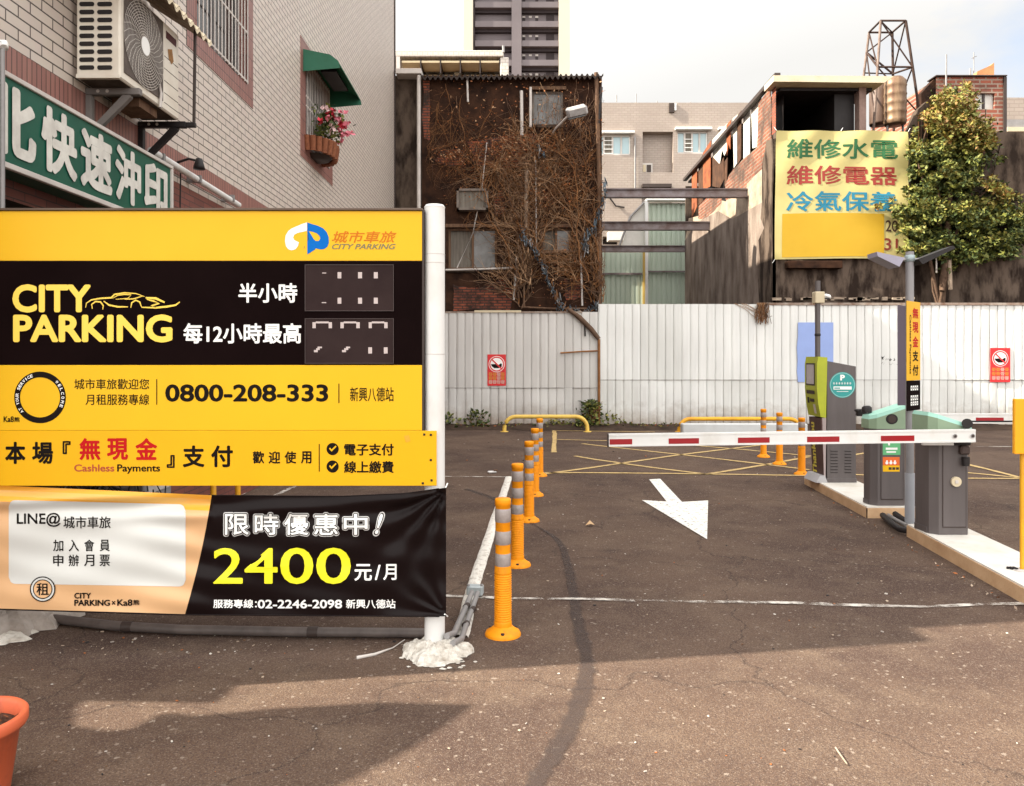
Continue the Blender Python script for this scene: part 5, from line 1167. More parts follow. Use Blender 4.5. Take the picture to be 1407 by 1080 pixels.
def blob(cx, cy, rx, ry, h, n=44, m=CONC, r_in=.05):
    rings = []
    rr_ = [1 + .10 * math.sin(3 * k * 2 * math.pi / n + 1) + .12 * rnd.uniform(-1, 1) for k in range(n)]
    for (f, zf) in ((1.0, .002), (.95, .30), (.86, .52), (.74, .62), (.64, .80), (.52, .86), (.40, 1.0), (.30, 1.02), (.0, 1.02)):
        rings.append([(cx + math.cos(2 * math.pi * k / n) * rx * f * (rr_[k] * f + 1 - f), cy + math.sin(2 * math.pi * k / n) * ry * f * (rr_[k] * f + 1 - f), max(.003, h * zf * (1 + .16 * math.sin(5 * 2 * math.pi * k / n + f * 7) + .10 * math.sin(11 * 2 * math.pi * k / n - f * 9) + .07 * rnd.uniform(-1, 1)))) for k in range(n)])
    vs_ = [p for r_ in rings for p in r_]; b.add(vs_, [(i * n + k, i * n + (k + 1) % n, (i + 1) * n + (k + 1) % n, (i + 1) * n + k) for i in range(len(rings) - 1) for k in range(n)], m)
for k in range(26):
    a = rnd.uniform(0, 6.28); rr = rnd.uniform(.13, .24); q = Vector((POX + .02 + math.cos(a) * rr, POY - .06 + math.sin(a) * rr, 0)); w_ = rnd.uniform(.006, .02); b.add([q + Vector((math.cos(t) * w_ * rnd.uniform(.5, 1.3), math.sin(t) * w_ * rnd.uniform(.5, 1.3), .004)) for t in (0, .9, 1.8, 2.7, 3.6, 4.5, 5.4)], [tuple(range(7))], CONC)
blob(POX + .015, POY - .03, .175, .165, .065); blob(POX + .02, POY - .13, .13, .10, .02); blob(POX - .09, POY - .01, .09, .12, .045)
b.build('footing', ps)
b = MB(); blob(PLX - .05, 4.75, .42, .5, .13, 40, CONCG); blob(PLX + .0, 4.42, .30, .22, .05, 40, CONC); b.build('footing', ps)

# ================================================================== CLOTH BANNER UNDER THE SIGN
ND = 4.172
nb = thing('promotion_banner', 'peach and black cloth promotion banner with big yellow figures tied under the parking sign', 'banner', P(300, 845, ND))
def vtop(u):
    for (a, c), (e, f) in zip([(-80, 663), (0, 667), (130, 673), (290, 680.5), (467, 682), (557, 678), (613, 670)], [(0, 667), (130, 673), (290, 680.5), (467, 682), (557, 678), (613, 670), (640, 668)]):
        if u <= e: return c + (f - c) * (u - a) / (e - a)
    return 670
def vbot(u): return 837 + (u / 250) * 7.5 if u < 250 else 844.5 + (u - 250) / 360 * 2.5
def nf(u, v, off=0.):
    t = (v - vtop(u)) / (vbot(u) - vtop(u))
    f = .012 * math.sin(u * .011 + t * 2.2)
    f += .022 * math.sin(t * 30 + u * .018 + .6) * math.exp(-((t - .10) / .13) ** 2) * (1 if u < 290 else .45) + .006 * math.sin(t * 11 + u * .03) * (1 if u < 300 else .6)
    f += .007 * math.sin(t * 26 - u * .03 + 1.3) * (.4 + .6 * math.exp(-((u - 255) / 60) ** 2))
    r_ = max(0, (u - 420) / 190)
    dist = math.hypot(u - 613, v - 672); an = math.atan2(v - 672, 613 - u)
    f += .017 * r_ * math.sin(an * 17 + dist * .01) * math.exp(-dist / 190)
    an2 = math.atan2(845 - v, 613 - u); d2 = math.hypot(u - 613, v - 845)
    f += .010 * r_ * math.sin(an2 * 13) * math.exp(-d2 / 120)
    if 553 < u < 562: f -= .004 * (1 - abs(u - 557.5) / 4.5)
    x_ = min(max((u - 565) / 45, 0), 1); f -= .022 * math.sin(x_ * math.pi * .5)      # lies over the post
    f *= (1. if u > 60 else 1.)
    return P(u, v, ND + f - off)
def us(t): return 291 - 37 * t + (3 * math.sin(t * 3.1))
PEACH = mat('peach_banner_cloth', (.68, .40, .20), .42, var=.05); PEACHW = mat('white_banner_print', (.62, .615, .58), .45, var=.04); BCL = mat('black_banner_cloth', (.008, .004, .004), .36, var=.2, vs=3., spec=.12); ORB = mat('orange_banner_stripe', (.80, .38, .04), .42, var=.05)
b = MB()
def region(ua, ub, ta, tb, m, nu, nv, off=0.):
    def fn(s, t):
        tt = ta + (tb - ta) * t; A_ = ua(tt) if callable(ua) else ua; B_ = ub(tt) if callable(ub) else ub; u = A_ + (B_ - A_) * s
        return nf(u, vtop(u) + (vbot(u) - vtop(u)) * tt, off)
    b.grid(fn, nu, nv, m)
region(-80, us, 0, .035, MATS['orange_banner_stripe'], 90, 3); region(-80, us, .035, .085, mat('amber_banner_stripe', (.78, .44, .11), .42, var=.05), 90, 5); region(-80, us, .085, .13, ORB, 90, 4); region(-80, us, .13, 1, PEACH, 90, 60); region(us, 613, 0, 1, BCL, 110, 70)
b.tube([nf(u, vbot(u), 0) for u in range(-80, 614, 12)], .004, BCL, 6); b.tube([nf(us(0) + k * 8, vtop(us(0) + k * 8), 0) for k in range(40)], .003, BCL, 5)
b.build('cloth', nb)
b = MB()
def wpan(s, t):
    u = 12 + s * 243; v = 687 + t * 115; e = 9
    vlo = 687 + 6 * s; vhi = 802 + 4 * s
    cx = min(s * 243, (1 - s) * 243); ins = e - math.sqrt(max(0, e * e - max(0, e - cx) ** 2)) if cx < e else 0
    return nf(u, vlo + ins + (vhi - vlo - 2 * ins) * t, .002)
b.grid(wpan, 90, 40, PEACHW); b.build('white_field', nb)
def ntext(items, name='lettering', off=.004):
    for it in items:
        body, u0, u1, v0, v1, m = it[:6]; kw = dict(it[6]) if len(it) > 6 else {}; o = kw.pop('off', off)
        b = MB(); b.text(body, lambda a, c: nf(u0 + a * (u1 - u0), v1 - c * (v1 - v0), o), m, **kw); b.build(name, nb)
ntext([('LINE@', 23, 83, 704.5, 724, INK, dict(bold=.02)), ('城市車旅', 87, 152, 709.5, 726, INK, dict(bold=.01))] +
      [(ch, 73 + i * 21.3, 87 + i * 21.3, 741.5, 757.5, INK, dict(bold=.012)) for i, ch in enumerate('加入會員')] + [(ch, 73 + i * 21.3, 87 + i * 21.3, 762, 778, INK, dict(bold=.012)) for i, ch in enumerate('申辦月票')] +
      [('CITY', 102, 125, 814.5, 822.5, INK, dict(bold=.03)), ('PARKING', 102, 151, 824, 832.5, INK, dict(bold=.03)), ('×', 153.5, 158.5, 825.5, 831, INK, dict(bold=.02)), ('Ka8', 161, 182, 823.5, 832.5, INK, dict(bold=.025)), ('熊', 183, 191.5, 824, 831.5, INK, dict(bold=.02))])
b = MB()
def ndisc(uc, vc, r, r_in, m, off):
    n = 36; o = [nf(uc + math.cos(2 * math.pi * k / n) * r, vc + math.sin(2 * math.pi * k / n) * r, off) for k in range(n)]
    if r_in <= 0: b.add([nf(uc, vc, off)] + o, [(0, 1 + k, 1 + (k + 1) % n) for k in range(n)], m); return
    i_ = [nf(uc + math.cos(2 * math.pi * k / n) * r_in, vc + math.sin(2 * math.pi * k / n) * r_in, off) for k in range(n)]
    b.add(o + i_, [(k, (k + 1) % n, n + (k + 1) % n, n + k) for k in range(n)], m)
ndisc(58.5, 809.5, 17, 0, PEACHW, .0035); ndisc(58.5, 809.5, 17.5, 16, INK, .005); ndisc(58.5, 809.5, 13, 0, PEACH, .0045); ndisc(58.5, 809.5, 13.4, 12.2, INK, .0055)
b.build('round_badge', nb); ntext([('租', 50, 67, 801, 818, INK, dict(bold=.015))], off=.006)
for i, ch in enumerate('限時優惠中'):
    u0 = 309 + i * 40.8; r_ = (u0, u0 + 33, 706, 735)
    ntext([(ch, r_[0] - 2.2, r_[1] + 2.2, r_[2] - 2.4, r_[3] + 2.4, mat('silver_outline', (.66, .64, .62), .5), dict(bold=.075, off=.003)), (ch, r_[0] - 1.1, r_[1] + 1.1, r_[2] - 1.2, r_[3] + 1.2, INK, dict(bold=.048, off=.0075)), (ch, *r_, WHITE, dict(bold=.016, off=.012))])
ntext([('!', 512, 529, 703, 737, MATS['silver_outline'], dict(bold=.07, shear=.35, off=.003)), ('!', 513.5, 527.5, 704.5, 735.5, INK, dict(bold=.04, shear=.35, off=.0075)), ('!', 515, 526, 706, 734, WHITE, dict(bold=.02, shear=.35, off=.012)),
       ('2', 293, 333.5, 753, 802, BRYEL, dict(bold=.012)), ('4', 336, 381.5, 753, 802, BRYEL, dict(bold=.012)), ('0', 385, 430.5, 752.5, 802.5, BRYEL, dict(bold=.012)), ('0', 434.5, 482, 752.5, 802.5, BRYEL, dict(bold=.012)), ('元', 487, 511, 775, 798, WHITE, dict(bold=.02)), ('/', 515, 523, 776, 797, WHITE, dict(bold=.02)), ('月', 526.5, 545, 775, 797, WHITE, dict(bold=.02)),
       ('服務專線：', 293, 353, 823.5, 835.5, WHITE, dict(bold=.02)), ('02-2246-2098', 354, 470, 824, 836, WHITE, dict(bold=.025)), ('新興八德站', 475.5, 543.5, 823.5, 836, WHITE, dict(bold=.018))])
b = MB()
for (u, v, du, dv) in ((611, 673, 4, -9), (611, 844, 4, 3)): b.tube([nf(u, v, .002), P(u + du, v + dv, 4.2)], .004, WHITE, 5)
b.build('tie', nb)

# pipe, conduits and cable cover on the ground
b = MB(); b.tube([G(44, 846, .03), G(90, 852, .03), G(160, 860, .03), G(250, 865, .03), G(400, 868, .03), G(560, 869.5, .03), G(590, 870, .03)], .027, mat('grey_pipe', (.12, .095, .085), .5, col2=(.07, .055, .05), vs=8.), 12)
for u, v in ((175, 861), (430, 868.3)): q = G(u, v, .03); b.tube([q + Vector((-.03, 0, 0)), q + Vector((.03, 0, 0))], .031, DGREY, 12)
tag(b.build('ground_pipe', origin=G(300, 867)), 'dark grey pipe lying on the asphalt under the peach and black banner', 'pipe')
b = MB(); pts = [(699, 656), (690, 684), (679, 716), (667, 754), (655, 790), (645, 825), (637, 862), (633, 876)]
q = [G(u, v, .0) for u, v in pts]; n = len(q); CC = mat('white_cement_duct', (.70, .66, .60), .9, col2=(.36, .31, .26), vs=26., bump=.8, bs=60, lo=.5, hi=.72); rows = []
sub = []
for i in range(n - 1):
    for k in range(8): sub.append(q[i] + (q[i + 1] - q[i]) * (k / 8))
sub.append(q[-1]); vs_ = []
for i, p in enumerate(sub):
    t = (sub[min(i + 1, len(sub) - 1)] - sub[max(i - 1, 0)]).normalized(); nr = Vector((-t.y, t.x, 0)); hw = .040 * rnd.uniform(.95, 1.05)
    for a_, z_ in ((-1.15, 0), (-.9, .013), (0, .016), (.9, .013), (1.15, 0)): vs_.append(p + nr * a_ * hw + Vector((0, 0, z_ * rnd.uniform(.95, 1.05))))
b.add(vs_, [(i * 5 + k, i * 5 + k + 1, (i + 1) * 5 + k + 1, (i + 1) * 5 + k) for i in range(len(sub) - 1) for k in range(4)], CC, True)
tag(b.build('cable_duct', origin=G(665, 760)), 'long white cement cable duct running along the row of orange bollards', 'cable duct')
cd = thing('conduit_pair', 'pair of grey conduits bending from the white sign post into the white cable duct', 'conduit', G(633, 860))
for k, (pts, r) in enumerate((([(648.5, 814, .06), (640, 834, .06), (630, 856, .06), (624, 870, .065), (614, 874, .10)], .017), ([(656, 815, .055), (648, 838, .05), (640, 860, .045), (634, 878, .05), (622, 884, .07)], .017))):
    b = MB(); b.tube([G(u, v, z) for u, v, z in pts], r, GREY, 10); b.build('pipe', cd)
b = MB()
for pt in ((641, 833, .06), (649, 838, .05), (640, 858, .045)): q = G(*pt); b.tube([q + Vector((.006, .02, 0)), q + Vector((-.006, -.02, 0))], .0195, DGREY, 10)
q = G(653, 808, .055); M3 = Matrix.Rotation(R(-8), 3, 'Z'); b.box(q - Vector((.055, .035, .045)), q + Vector((.055, .035, .02)), mat('galvanised_clamp', (.42, .46, .47), .45, metal=.3), .008, M3)
for s_ in (-.045, .045): b.lathe(q + Vector((s_, -.02, .02)), [(.010, 0), (.010, .012), (0, .013)], GREY, 6)
b.build('clamp', cd)

# ================================================================== BOLLARDS
def bollard(base, label, group='orange flexible bollards'):
    t = thing('bollard', label, 'bollard', base, group)
    b = MB(); b.lathe(base, [(.105, .0), (.105, .008), (.098, .022), (.070, .038), (.058, .05), (.05, .055)], ORANGE, 36)
    for k in range(3):
        a = R(-90 + k * 120); q = base + Vector((math.cos(a) * .083, math.sin(a) * .083, .026)); b.lathe(q, [(.011, 0), (.011, .009), (0, .010)], DARK, 8)
    b.build('base', t)
    b = MB(); pr = [(.052, .045), (.052, .075)]
    for k in range(21): z = .08 + k * .0135; pr += [(.0515, z), (.0485, z + .004), (.0485, z + .0095), (.0515, z + .0135)]
    pr += [(.050, .37), (.047, .40), (.044, .42), (.044, .755), (.047, .757), (.047, .787), (.043, .795), (0, .796)]
    b.lathe(base, pr, ORANGE, 36); b.build('tube', t)
    for z in (.40, .53, .66):
        b = MB(); b.lathe(base, [(.0442, z), (.0462, z + .003), (.0462, z + .075), (.0442, z + .078)], REFL, 36); b.build('reflective_band', t)
    return t
BB = bollard(G(691, 872), 'nearest and largest orange bollard, beside the white sign post')
b0 = Vector(BB.location)
for (u, v), lab in zip([(711, 777), (727, 716), (735, 681), (741.5, 654)], ['second orange bollard from the white sign post', 'third orange bollard from the white sign post, half hidden by the second', 'fourth orange bollard from the white sign post, in the row of five', 'farthest orange bollard of the row of five, in front of the yellow hoop']):
    dup(BB, None, G(u, v) - b0, lab)
for (u, v), lab in zip([(1049, 628), (1071, 638), (1101.5, 652)], ['farthest of the three orange bollards between the arrow and the payment kiosk', 'middle one of the three orange bollards between the arrow and the payment kiosk', 'orange bollard next to the kerb island end by the payment kiosk']):
    dup(BB, None, G(u, v) - b0, lab)

# low yellow hoops and the white kerb before the fence
def hoop(u0, u1, d, h, m, label):
    t = (PX(u0, d), PX(u1, d)); b = MB(); r = .26; pts = [(t[0], d, 0), (t[0], d, h - r)]
    for k in range(1, 7): a = R(k * 15); pts.append((t[0] + r * (1 - math.cos(a)), d, h - r + r * math.sin(a)))
    for k in range(6, 0, -1): a = R(k * 15); pts.append((t[1] - r * (1 - math.cos(a)), d, h - r + r * math.sin(a)))
    pts += [(t[1], d, h - r), (t[1], d, 0)]; b.tube(pts, .045, m, 12)
    for x in t: b.lathe((x, d, 0), [(.09, 0), (.09, .012), (.05, .016)], m, 12)
    tag(b.build('hoop_barrier', origin=((t[0] + t[1]) / 2, d, 0)), label, 'hoop barrier', 'yellow hoop barriers along the fence')
hoop(693, 807, 17.25, .34, PYEL, 'pale yellow hoop barrier along the fence behind the row of five bollards')
hoop(933, 1100, 17.25, .29, YPAINT, 'long yellow hoop barrier along the fence behind the white kerb')
b = MB(); d = 16.8; b.box((PX(938, d), d, 0), (PX(1110, d), d + .25, .215), mat('pale_kerb', (.55, .56, .56), .6, col2=(.46, .46, .45), vs=2.), .02)
tag(b.build('kerb_block', origin=(PX(1024, d), d, 0)), 'long pale kerb block lying before the longer yellow hoop barrier', 'kerb')

# ================================================================== BARRIER ISLANDS
KIX = mat('checker_plate_tan', (.58, .38, .22), .6, col2=(.46, .28, .15), vs=5.)
def island(name, pts, h, label):
    """pts counter-clockwise outline; white top, tan checker-plate sides"""
    t = thing(name, label, 'kerb island', (sum(p[0] for p in pts) / len(pts), sum(p[1] for p in pts) / len(pts), 0))
    b = MB(); b.prism([(x, y, h - .012) for x, y in pts], (0, 0, .012), ISLE); b.build('top', t)
    b = MB(); n = len(pts)
    for i in range(n):
        p = Vector((*pts[i], 0)); q = Vector((*pts[(i + 1) % n], 0)); t_ = (q - p).normalized(); nr = Vector((t_.y, -t_.x, 0)) * .008; hh = Vector((0, 0, h - .0125))
        b.add([p + nr, q + nr, q + nr + hh, p + nr + hh], [(0, 1, 2, 3)], KIX); b.add([p + hh + nr, q + nr + hh, q + hh, p + hh], [(0, 1, 2, 3)], KIX)
        if nr.y < .004:
            ln = (q - p).length; k = int(ln / .036)
            for a in range(k):
                for r_ in range(3):
                    if (a + r_) % 2: continue
                    c = p + nr * 1.05 + t_ * (a + .5) * .036 + Vector((0, 0, .025 + r_ * .03)); w_ = t_ * .013; u_ = Vector((0, 0, .007)); o_ = nr * .4
                    b.add([c - w_, c - u_ + o_ * .5, c + w_, c + u_ + o_ * .5, c + o_], [(0, 1, 4), (1, 2, 4), (2, 3, 4), (3, 0, 4)], KIX)
    b.build('kerb_side', t); return t
IH = .115
def island_pts(d0, d1, xl0, xl1, w_): return [(xl0, d0), (xl0 + w_, d0), (xl1 + w_, d1), (xl1, d1)]
island('kerb_island', island_pts(4.6, 7.0, 3.31, 3.59, .46), IH, 'nearer white topped kerb island carrying the nearest grey parking barrier')
island('kerb_island', island_pts(7.82, 9.98, 3.60, 3.79, .50), IH, 'farther white topped kerb island carrying the payment kiosk')
b = MB()
for k, (pts, r) in enumerate((([(1213, 708, .05), (1226, 720, .06), (1236, 727, .05), (1247, 729, .05)], .03), ([(1230, 706, .08), (1238, 712, .07), (1247, 717, .06)], .028), ([(1221, 708, .04), (1232, 715, .05), (1246, 722, .05)], .02))):
    b.tube([G(u, v, z) for u, v, z in pts], r, DARK if k < 2 else GREY, 8)
tag(b.build('cable_bundle', origin=G(1230, 720)), 'black cable tubes bridging the gap between the two kerb islands', 'cables')
b = MB()
for k in range(70):
    t = rnd.random(); u = 1110 + t * 290; v = (668 + (u - 1110) * .575) + rnd.uniform(1, 5); leaf(b, G(u, v, .012), .03, rnd.choice([DLEAF, WOOD, PLASTER]), .8)
tag(b.build('leaf_litter', origin=G(1250, 740)), 'scattered dry leaf litter along the kerb islands', 'litter', kind='stuff')

# ================================================================== BARRIER CABINETS
def cabinet(label, x0, x1, y0, slope, z1, hole, dp=.28):
    """grey body with a chamfered left corner, mint hood; slope: z rises (+) or falls (-) to the right"""
    t = thing('parking_barrier', label, 'parking barrier', ((x0 + x1) / 2, y0 + .15, IH), 'parking barriers on the kerb islands')
    w_, zb, ch = x1 - x0, .90, .055
    o = [(x0 + ch, y0), (x1 - .015, y0), (x1, y0 + .015), (x1, y0 + dp), (x0, y0 + dp), (x0, y0 + ch)]
    b = MB(); b.prism([(x, y, IH + .001) for x, y in o], (0, 0, zb - IH), STEEL); b.box((x0 - .008, y0 + ch + .02, IH + .001), (x0 - .001, y0 + dp, IH + .05), STEEL); b.build('body', t)
    b = MB(); b.box((x0 + ch + .035, y0 - .006, IH + .07), (x1 - .03, y0 - .0005, zb - .02), STEEL, .002)
    b.box((x0 + ch + .03, y0 - .004, IH + .062), (x1 - .025, y0 - .0004, zb - .012), DGREY); b.build('door', t)
    e = .018; hz = z1 - zb
    zl, zr = (z1 - abs(slope), z1) if slope > 0 else (z1, z1 - abs(slope)); zb += .001
    b = MB(); O = [(x0 + ch - e, y0 - e), (x1 + e, y0 - e), (x1 + e, y0 + dp + e), (x0 - e, y0 + dp + e), (x0 - e, y0 + ch - e)]
    def zt_(x): return zl + (zr - zl) * (x - x0) / w_
    n = len(O); cen = Vector(((x0 + x1) / 2, y0 + dp / 2, 0)); s1 = [(cen.x + (x - cen.x) * .93, cen.y + (y - cen.y) * .93) for x, y in O]
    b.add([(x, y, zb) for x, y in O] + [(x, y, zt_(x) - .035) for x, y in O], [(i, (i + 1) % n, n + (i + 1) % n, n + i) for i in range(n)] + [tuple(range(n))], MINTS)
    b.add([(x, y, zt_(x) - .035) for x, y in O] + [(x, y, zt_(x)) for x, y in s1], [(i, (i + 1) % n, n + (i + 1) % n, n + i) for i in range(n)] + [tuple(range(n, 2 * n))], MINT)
    b.build('hood', t)
    b = MB()
    if hole: q = Vector((x0 + w_ * .56, y0 - e - .002, zb + .10)); b.disc(q, .062, (1, 0, 0), (0, 0, .85), DARK, 20); b.disc(q + Vector((0, -.004, 0)), .04, (1, 0, 0), (0, 0, 1), DGREY, 16); b.build('round_port', t)
    else:
        q = Vector((x0 + w_ * .62, y0 - .014, .57)); b.tube([q + Vector((0, .013, 0)), q + Vector((0, -.012, 0))], .042, CREAM, 20); b.box(q + Vector((-.014, -.018, -.014)), q + Vector((.014, -.012, .014)), BARS, .004); b.build('lock_cover', t)
    return t
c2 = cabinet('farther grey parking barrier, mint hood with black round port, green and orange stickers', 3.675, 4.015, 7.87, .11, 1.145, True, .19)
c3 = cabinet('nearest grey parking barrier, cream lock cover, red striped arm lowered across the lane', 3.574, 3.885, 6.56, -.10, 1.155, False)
b = MB(); y = 7.87 - .0075
def yb(u): return (u - CU) / F * y
def zv(v): return CH - (v - HV) / F * y
b.box((yb(1213), y - .001, zv(625)), (yb(1237), y, zv(596)), mat('green_sticker', (.12, .42, .18), .5)); b.text('P', lambda a, c: Vector((yb(1220) + a * (yb(1228) - yb(1220)), y - .002, zv(612) + c * (zv(600) - zv(612)))), WHITE, .04)
for (u0, v0, u1, v1) in ((1217, 615, 1233, 618), (1218, 620, 1231, 622)): b.box((yb(u0), y - .002, zv(v1)), (yb(u1), y - .001, zv(v0)), WHITE)
b.build('sticker', c2)
b = MB(); b.box((yb(1213), y - .001, zv(639.5)), (yb(1236), y, zv(628)), mat('orange_sticker', (.72, .13, .02), .5)); b.box((yb(1213), y - .001, zv(648)), (yb(1236), y, zv(639.6)), YELLOW)
for k in range(3): q = Vector((yb(1218.5 + k * 5.5), y - .002, zv(636))); b.disc(q, .016, (1, 0, 0), (0, 0, 1), WHITE, 10); b.box(q + Vector((-.008, -.001, .008)), q + Vector((.008, 0, .026)), WHITE); b.box((yb(1221 + k * 5), y - .002, zv(645.5)), (yb(1225 + k * 5), y - .001, zv(642)), DGREY)
b.build('sticker', c2)
b = MB(); b.lathe(P(1191, 564, 8.05), [(.05, -.02), (.05, .03), (.03, .05), (0, .05)], DARK, 14); b.build('beacon', c2)

def arm(parent, pL, pR, h, th, stripes, bolts=()):
    """barrier arm from its free end pL to its pivot end pR; stripes as fractions along it"""
    pL = Vector(pL); pR = Vector(pR); dx = (pR - pL); ln = dx.length; dx.normalize(); up = Vector((0, 0, 1)); nr = dx.cross(up).normalized()
    if nr.y > 0: nr = -nr
    def bx(b, s0, s1, z0, z1, y0, y1, m, bev=.004):
        vs_ = [pL + dx * s + up * z + nr * y for s in (s0, s1) for y in (y0, y1) for z in (z0, z1)]
        b.add(vs_, [(0, 1, 3, 2), (4, 6, 7, 5), (0, 4, 5, 1), (2, 3, 7, 6), (0, 2, 6, 4), (1, 5, 7, 3)], m)
    b = MB(); bx(b, 0, ln, -h / 2, h / 2, 0, th, WPAINT); bx(b, 0, ln, h / 2 - .012, h / 2 + .004, -.003, th + .004, WPAINT); bx(b, 0, ln, -h / 2 - .004, -h / 2 + .012, -.003, th + .004, WPAINT); t = b.build('barrier_arm', parent)
    for s0, s1 in stripes:
        b = MB(); bx(b, s0 * ln, s1 * ln, -h * .37, h * .10, th + .0002, th + .0016, REDST); b.build('red_stripe', t)
    b = MB(); bx(b, -.012, -.0005, -h / 2 - .008, h / 2 + .004, -.004, th + .004, DGREY); b.build('end_cap', t)
    b = MB()
    for s in bolts:
        q = pL + dx * s * ln + nr * (th + .004); b.disc(q + nr * .006, .018, dx, up, GREY, 12); b.disc(q + nr * .010, .011, dx, up, DGREY, 6)
    if bolts: b.build('bolt', t)
    return t
pR = P(1336, 598, 6.47); pL = P(836, 604.3, 6.62); W_ = 500.
a1 = arm(c3, pL, pR, .098, .05, [((u0 - 836) / W_, (u1 - 836) / W_) for u0, u1 in ((837, 868.5), (919, 961), (1014.5, 1058), (1109, 1153), (1209, 1254))], bolts=((1308 - 836) / W_, (1331.5 - 836) / W_))
b = MB(); q = P(1329, 595, 6.53); b.box(P(1311, 612, 6.505), P(1335, 590, 6.505) + Vector((0, .05, 0)), DARK, .008); b.box(P(1321, 625, 6.51), P(1334, 612.5, 6.51) + Vector((0, .06, 0)), mat('pivot_bracket', (.06, .04, .035), .5), .012)
b.tube([P(1329, 582, 6.5), P(1329, 582, 6.62)], .042, DARK, 16); b.tube([P(1327, 640 - 12, 6.52), P(1327, 640, 6.52)], .03, DARK, 12); b.box(P(1268, 612, 6.51), P(1311, 608, 6.51) + Vector((0, .03, 0)), WPAINT, .003); b.build('pivot', a1)
pL2 = P(1440, 574.5, 8.3); pR2 = P(1252, 574.5, 8.3)
a2 = arm(c2, pL2, pR2, .10, .05, [((1440 - b_) / 188., (1440 - a_) / 188.) for a_, b_ in ((1254, 1260), (1337, 1375), (1415, 1440))])
b = MB(); b.tube([P(1335, 579, 8.25), P(1440, 579, 8.25)], .01, DARK, 6)
b.box(P(1178, 572, 8.35), P(1192, 562, 8.35) + Vector((0, .05, 0)), DARK, .01); b.box(P(1176, 566, 8.3), P(1181, 562, 8.3) + Vector((0, .05, 0)), DARK, .01)
b.build('stay_rod', c2)

# ================================================================== PAYMENT KIOSK
KX0, KX1, KY0, KY1 = 3.735, 4.175, 9.37, 9.74
ks = thing('payment_kiosk', 'grey and lime green payment kiosk with a round teal parking badge on its side', 'kiosk', ((KX0 + KX1) / 2, 9.5, IH))
yk = KY0
def kx(u): return (u - CU) / F * yk
def kz(v): return CH - (v - HV) / F * yk
b = MB(); b.prism([(kx(1136.5), yk, IH + .001), (kx(1176), yk, IH + .001), (kx(1176), yk, kz(503.5)), (kx(1136.5), yk, kz(496))], (0, KY1 - KY0, 0), STEEL)
b.box((kx(1135), yk - .01, IH + .002), (kx(1177), KY1 + .01, IH + .05), STEEL, .004); b.build('body', ks)
b = MB()     # curved lime front, bulging towards the lane (-X)
LF = KX0
prof = [(LF - .02, kz(490)), (LF - .035, kz(500)), (LF - .035, kz(535)), (LF - .02, kz(555)), (LF + .01, kz(573))]
pts = [(x, yk - .012, z) for x, z in prof] + [(kx(1134.5), yk - .012, kz(574)), (kx(1136.3), yk - .012, kz(491))]
b.prism(pts, (0, KY1 - KY0 + .02, 0), LIME); lf = b.build('lime_front', ks)
b = MB()
def fr_(y, z, o=.004):
    zs = [(p[1], p[0]) for p in prof]
    for (za, xa), (zb_, xb) in zip(zs, zs[1:]):
        if zb_ <= z <= za: return Vector((xa + (xb - xa) * (za - z) / (za - zb_) - o, y, z))
    return Vector((zs[0][1] - o, y, z))
def fpan(b, y0, y1, z0, z1, m, o=.004):
    n = 6; b.add([fr_(y, z0 + (z1 - z0) * k / n, o) for k in range(n + 1) for y in (y0, y1)], [(2 * k, 2 * k + 1, 2 * k + 3, 2 * k + 2) for k in range(n)], m)
fpan(b, 9.42, 9.70, kz(530), kz(499), DGREY); fpan(b, 9.44, 9.68, kz(528), kz(501), mat('kiosk_screen', (.40, .36, .36), .2), .006); b.build('screen', lf)
b = MB(); fpan(b, 9.43, 9.69, kz(542), kz(537), DGREY); fpan(b, 9.46, 9.6, kz(553), kz(548.5), DGREY); fpan(b, 9.62, 9.68, kz(555), kz(547), DARK); fpan(b, 9.45, 9.52, kz(569), kz(556), BARS); b.build('slot', lf)
b = MB(); b.prism([(LF + .012, yk - .004, kz(575)), (LF + .06, yk - .004, IH + .02), (kx(1134), yk - .004, IH + .02), (kx(1134), yk - .004, kz(575))], (0, KY1 - KY0, 0), mat('kiosk_brown_foot', (.085, .045, .04), .5, col2=(.06, .03, .028))); lb = b.build('lower_front', ks)
b = MB(); b.text('Thank you', lambda a, c: Vector((LF + .012 + (.048) * (1 - (.02 + a * .82)) - .004, KY1 - .20 + c * .17, IH + .06 + a * (kz(580) - IH - .08))), mat('olive_yellow_lettering', (.62, .52, .06), .5), .03); b.build('lettering', lb)
b = MB(); b.prism([(kx(1129.5), yk - .008, kz(574)), (kx(1135), yk - .008, kz(574)), (kx(1134), yk - .008, IH + .03), (kx(1132), yk - .008, IH + .03)], (0, .004, 0), mat('kiosk_pinkish_edge', (.36, .29, .28), .5)); b.build('edge_strip', ks)
b = MB(); b.prism([(LF - .05, yk - .02, IH), (LF + .09, yk - .02, IH), (LF + .06, yk - .02, IH + .085), (LF + .0, yk - .02, IH + .085)], (0, KY1 - KY0 + .02, 0), mat('foot_plate_grey', (.40, .39, .40), .5)); b.build('foot_plate', ks)
b = MB(); q = Vector((kx(1157.5), yk - .002, kz(529))); TEAL = mat('teal_badge', (.03, .30, .28), .5); b.disc(q, .157, (1, 0, 0), (0, 0, 1), TEAL, 36); b.disc(q + Vector((0, -.001, 0)), .15, (1, 0, 0), (0, 0, 1), mat('pale_teal_line', (.30, .55, .52), .5), 36, .143)
b.text('P', lambda a, c: q + Vector((-.028 + a * .056, -.002, .055 + c * .07)), WHITE, .05)
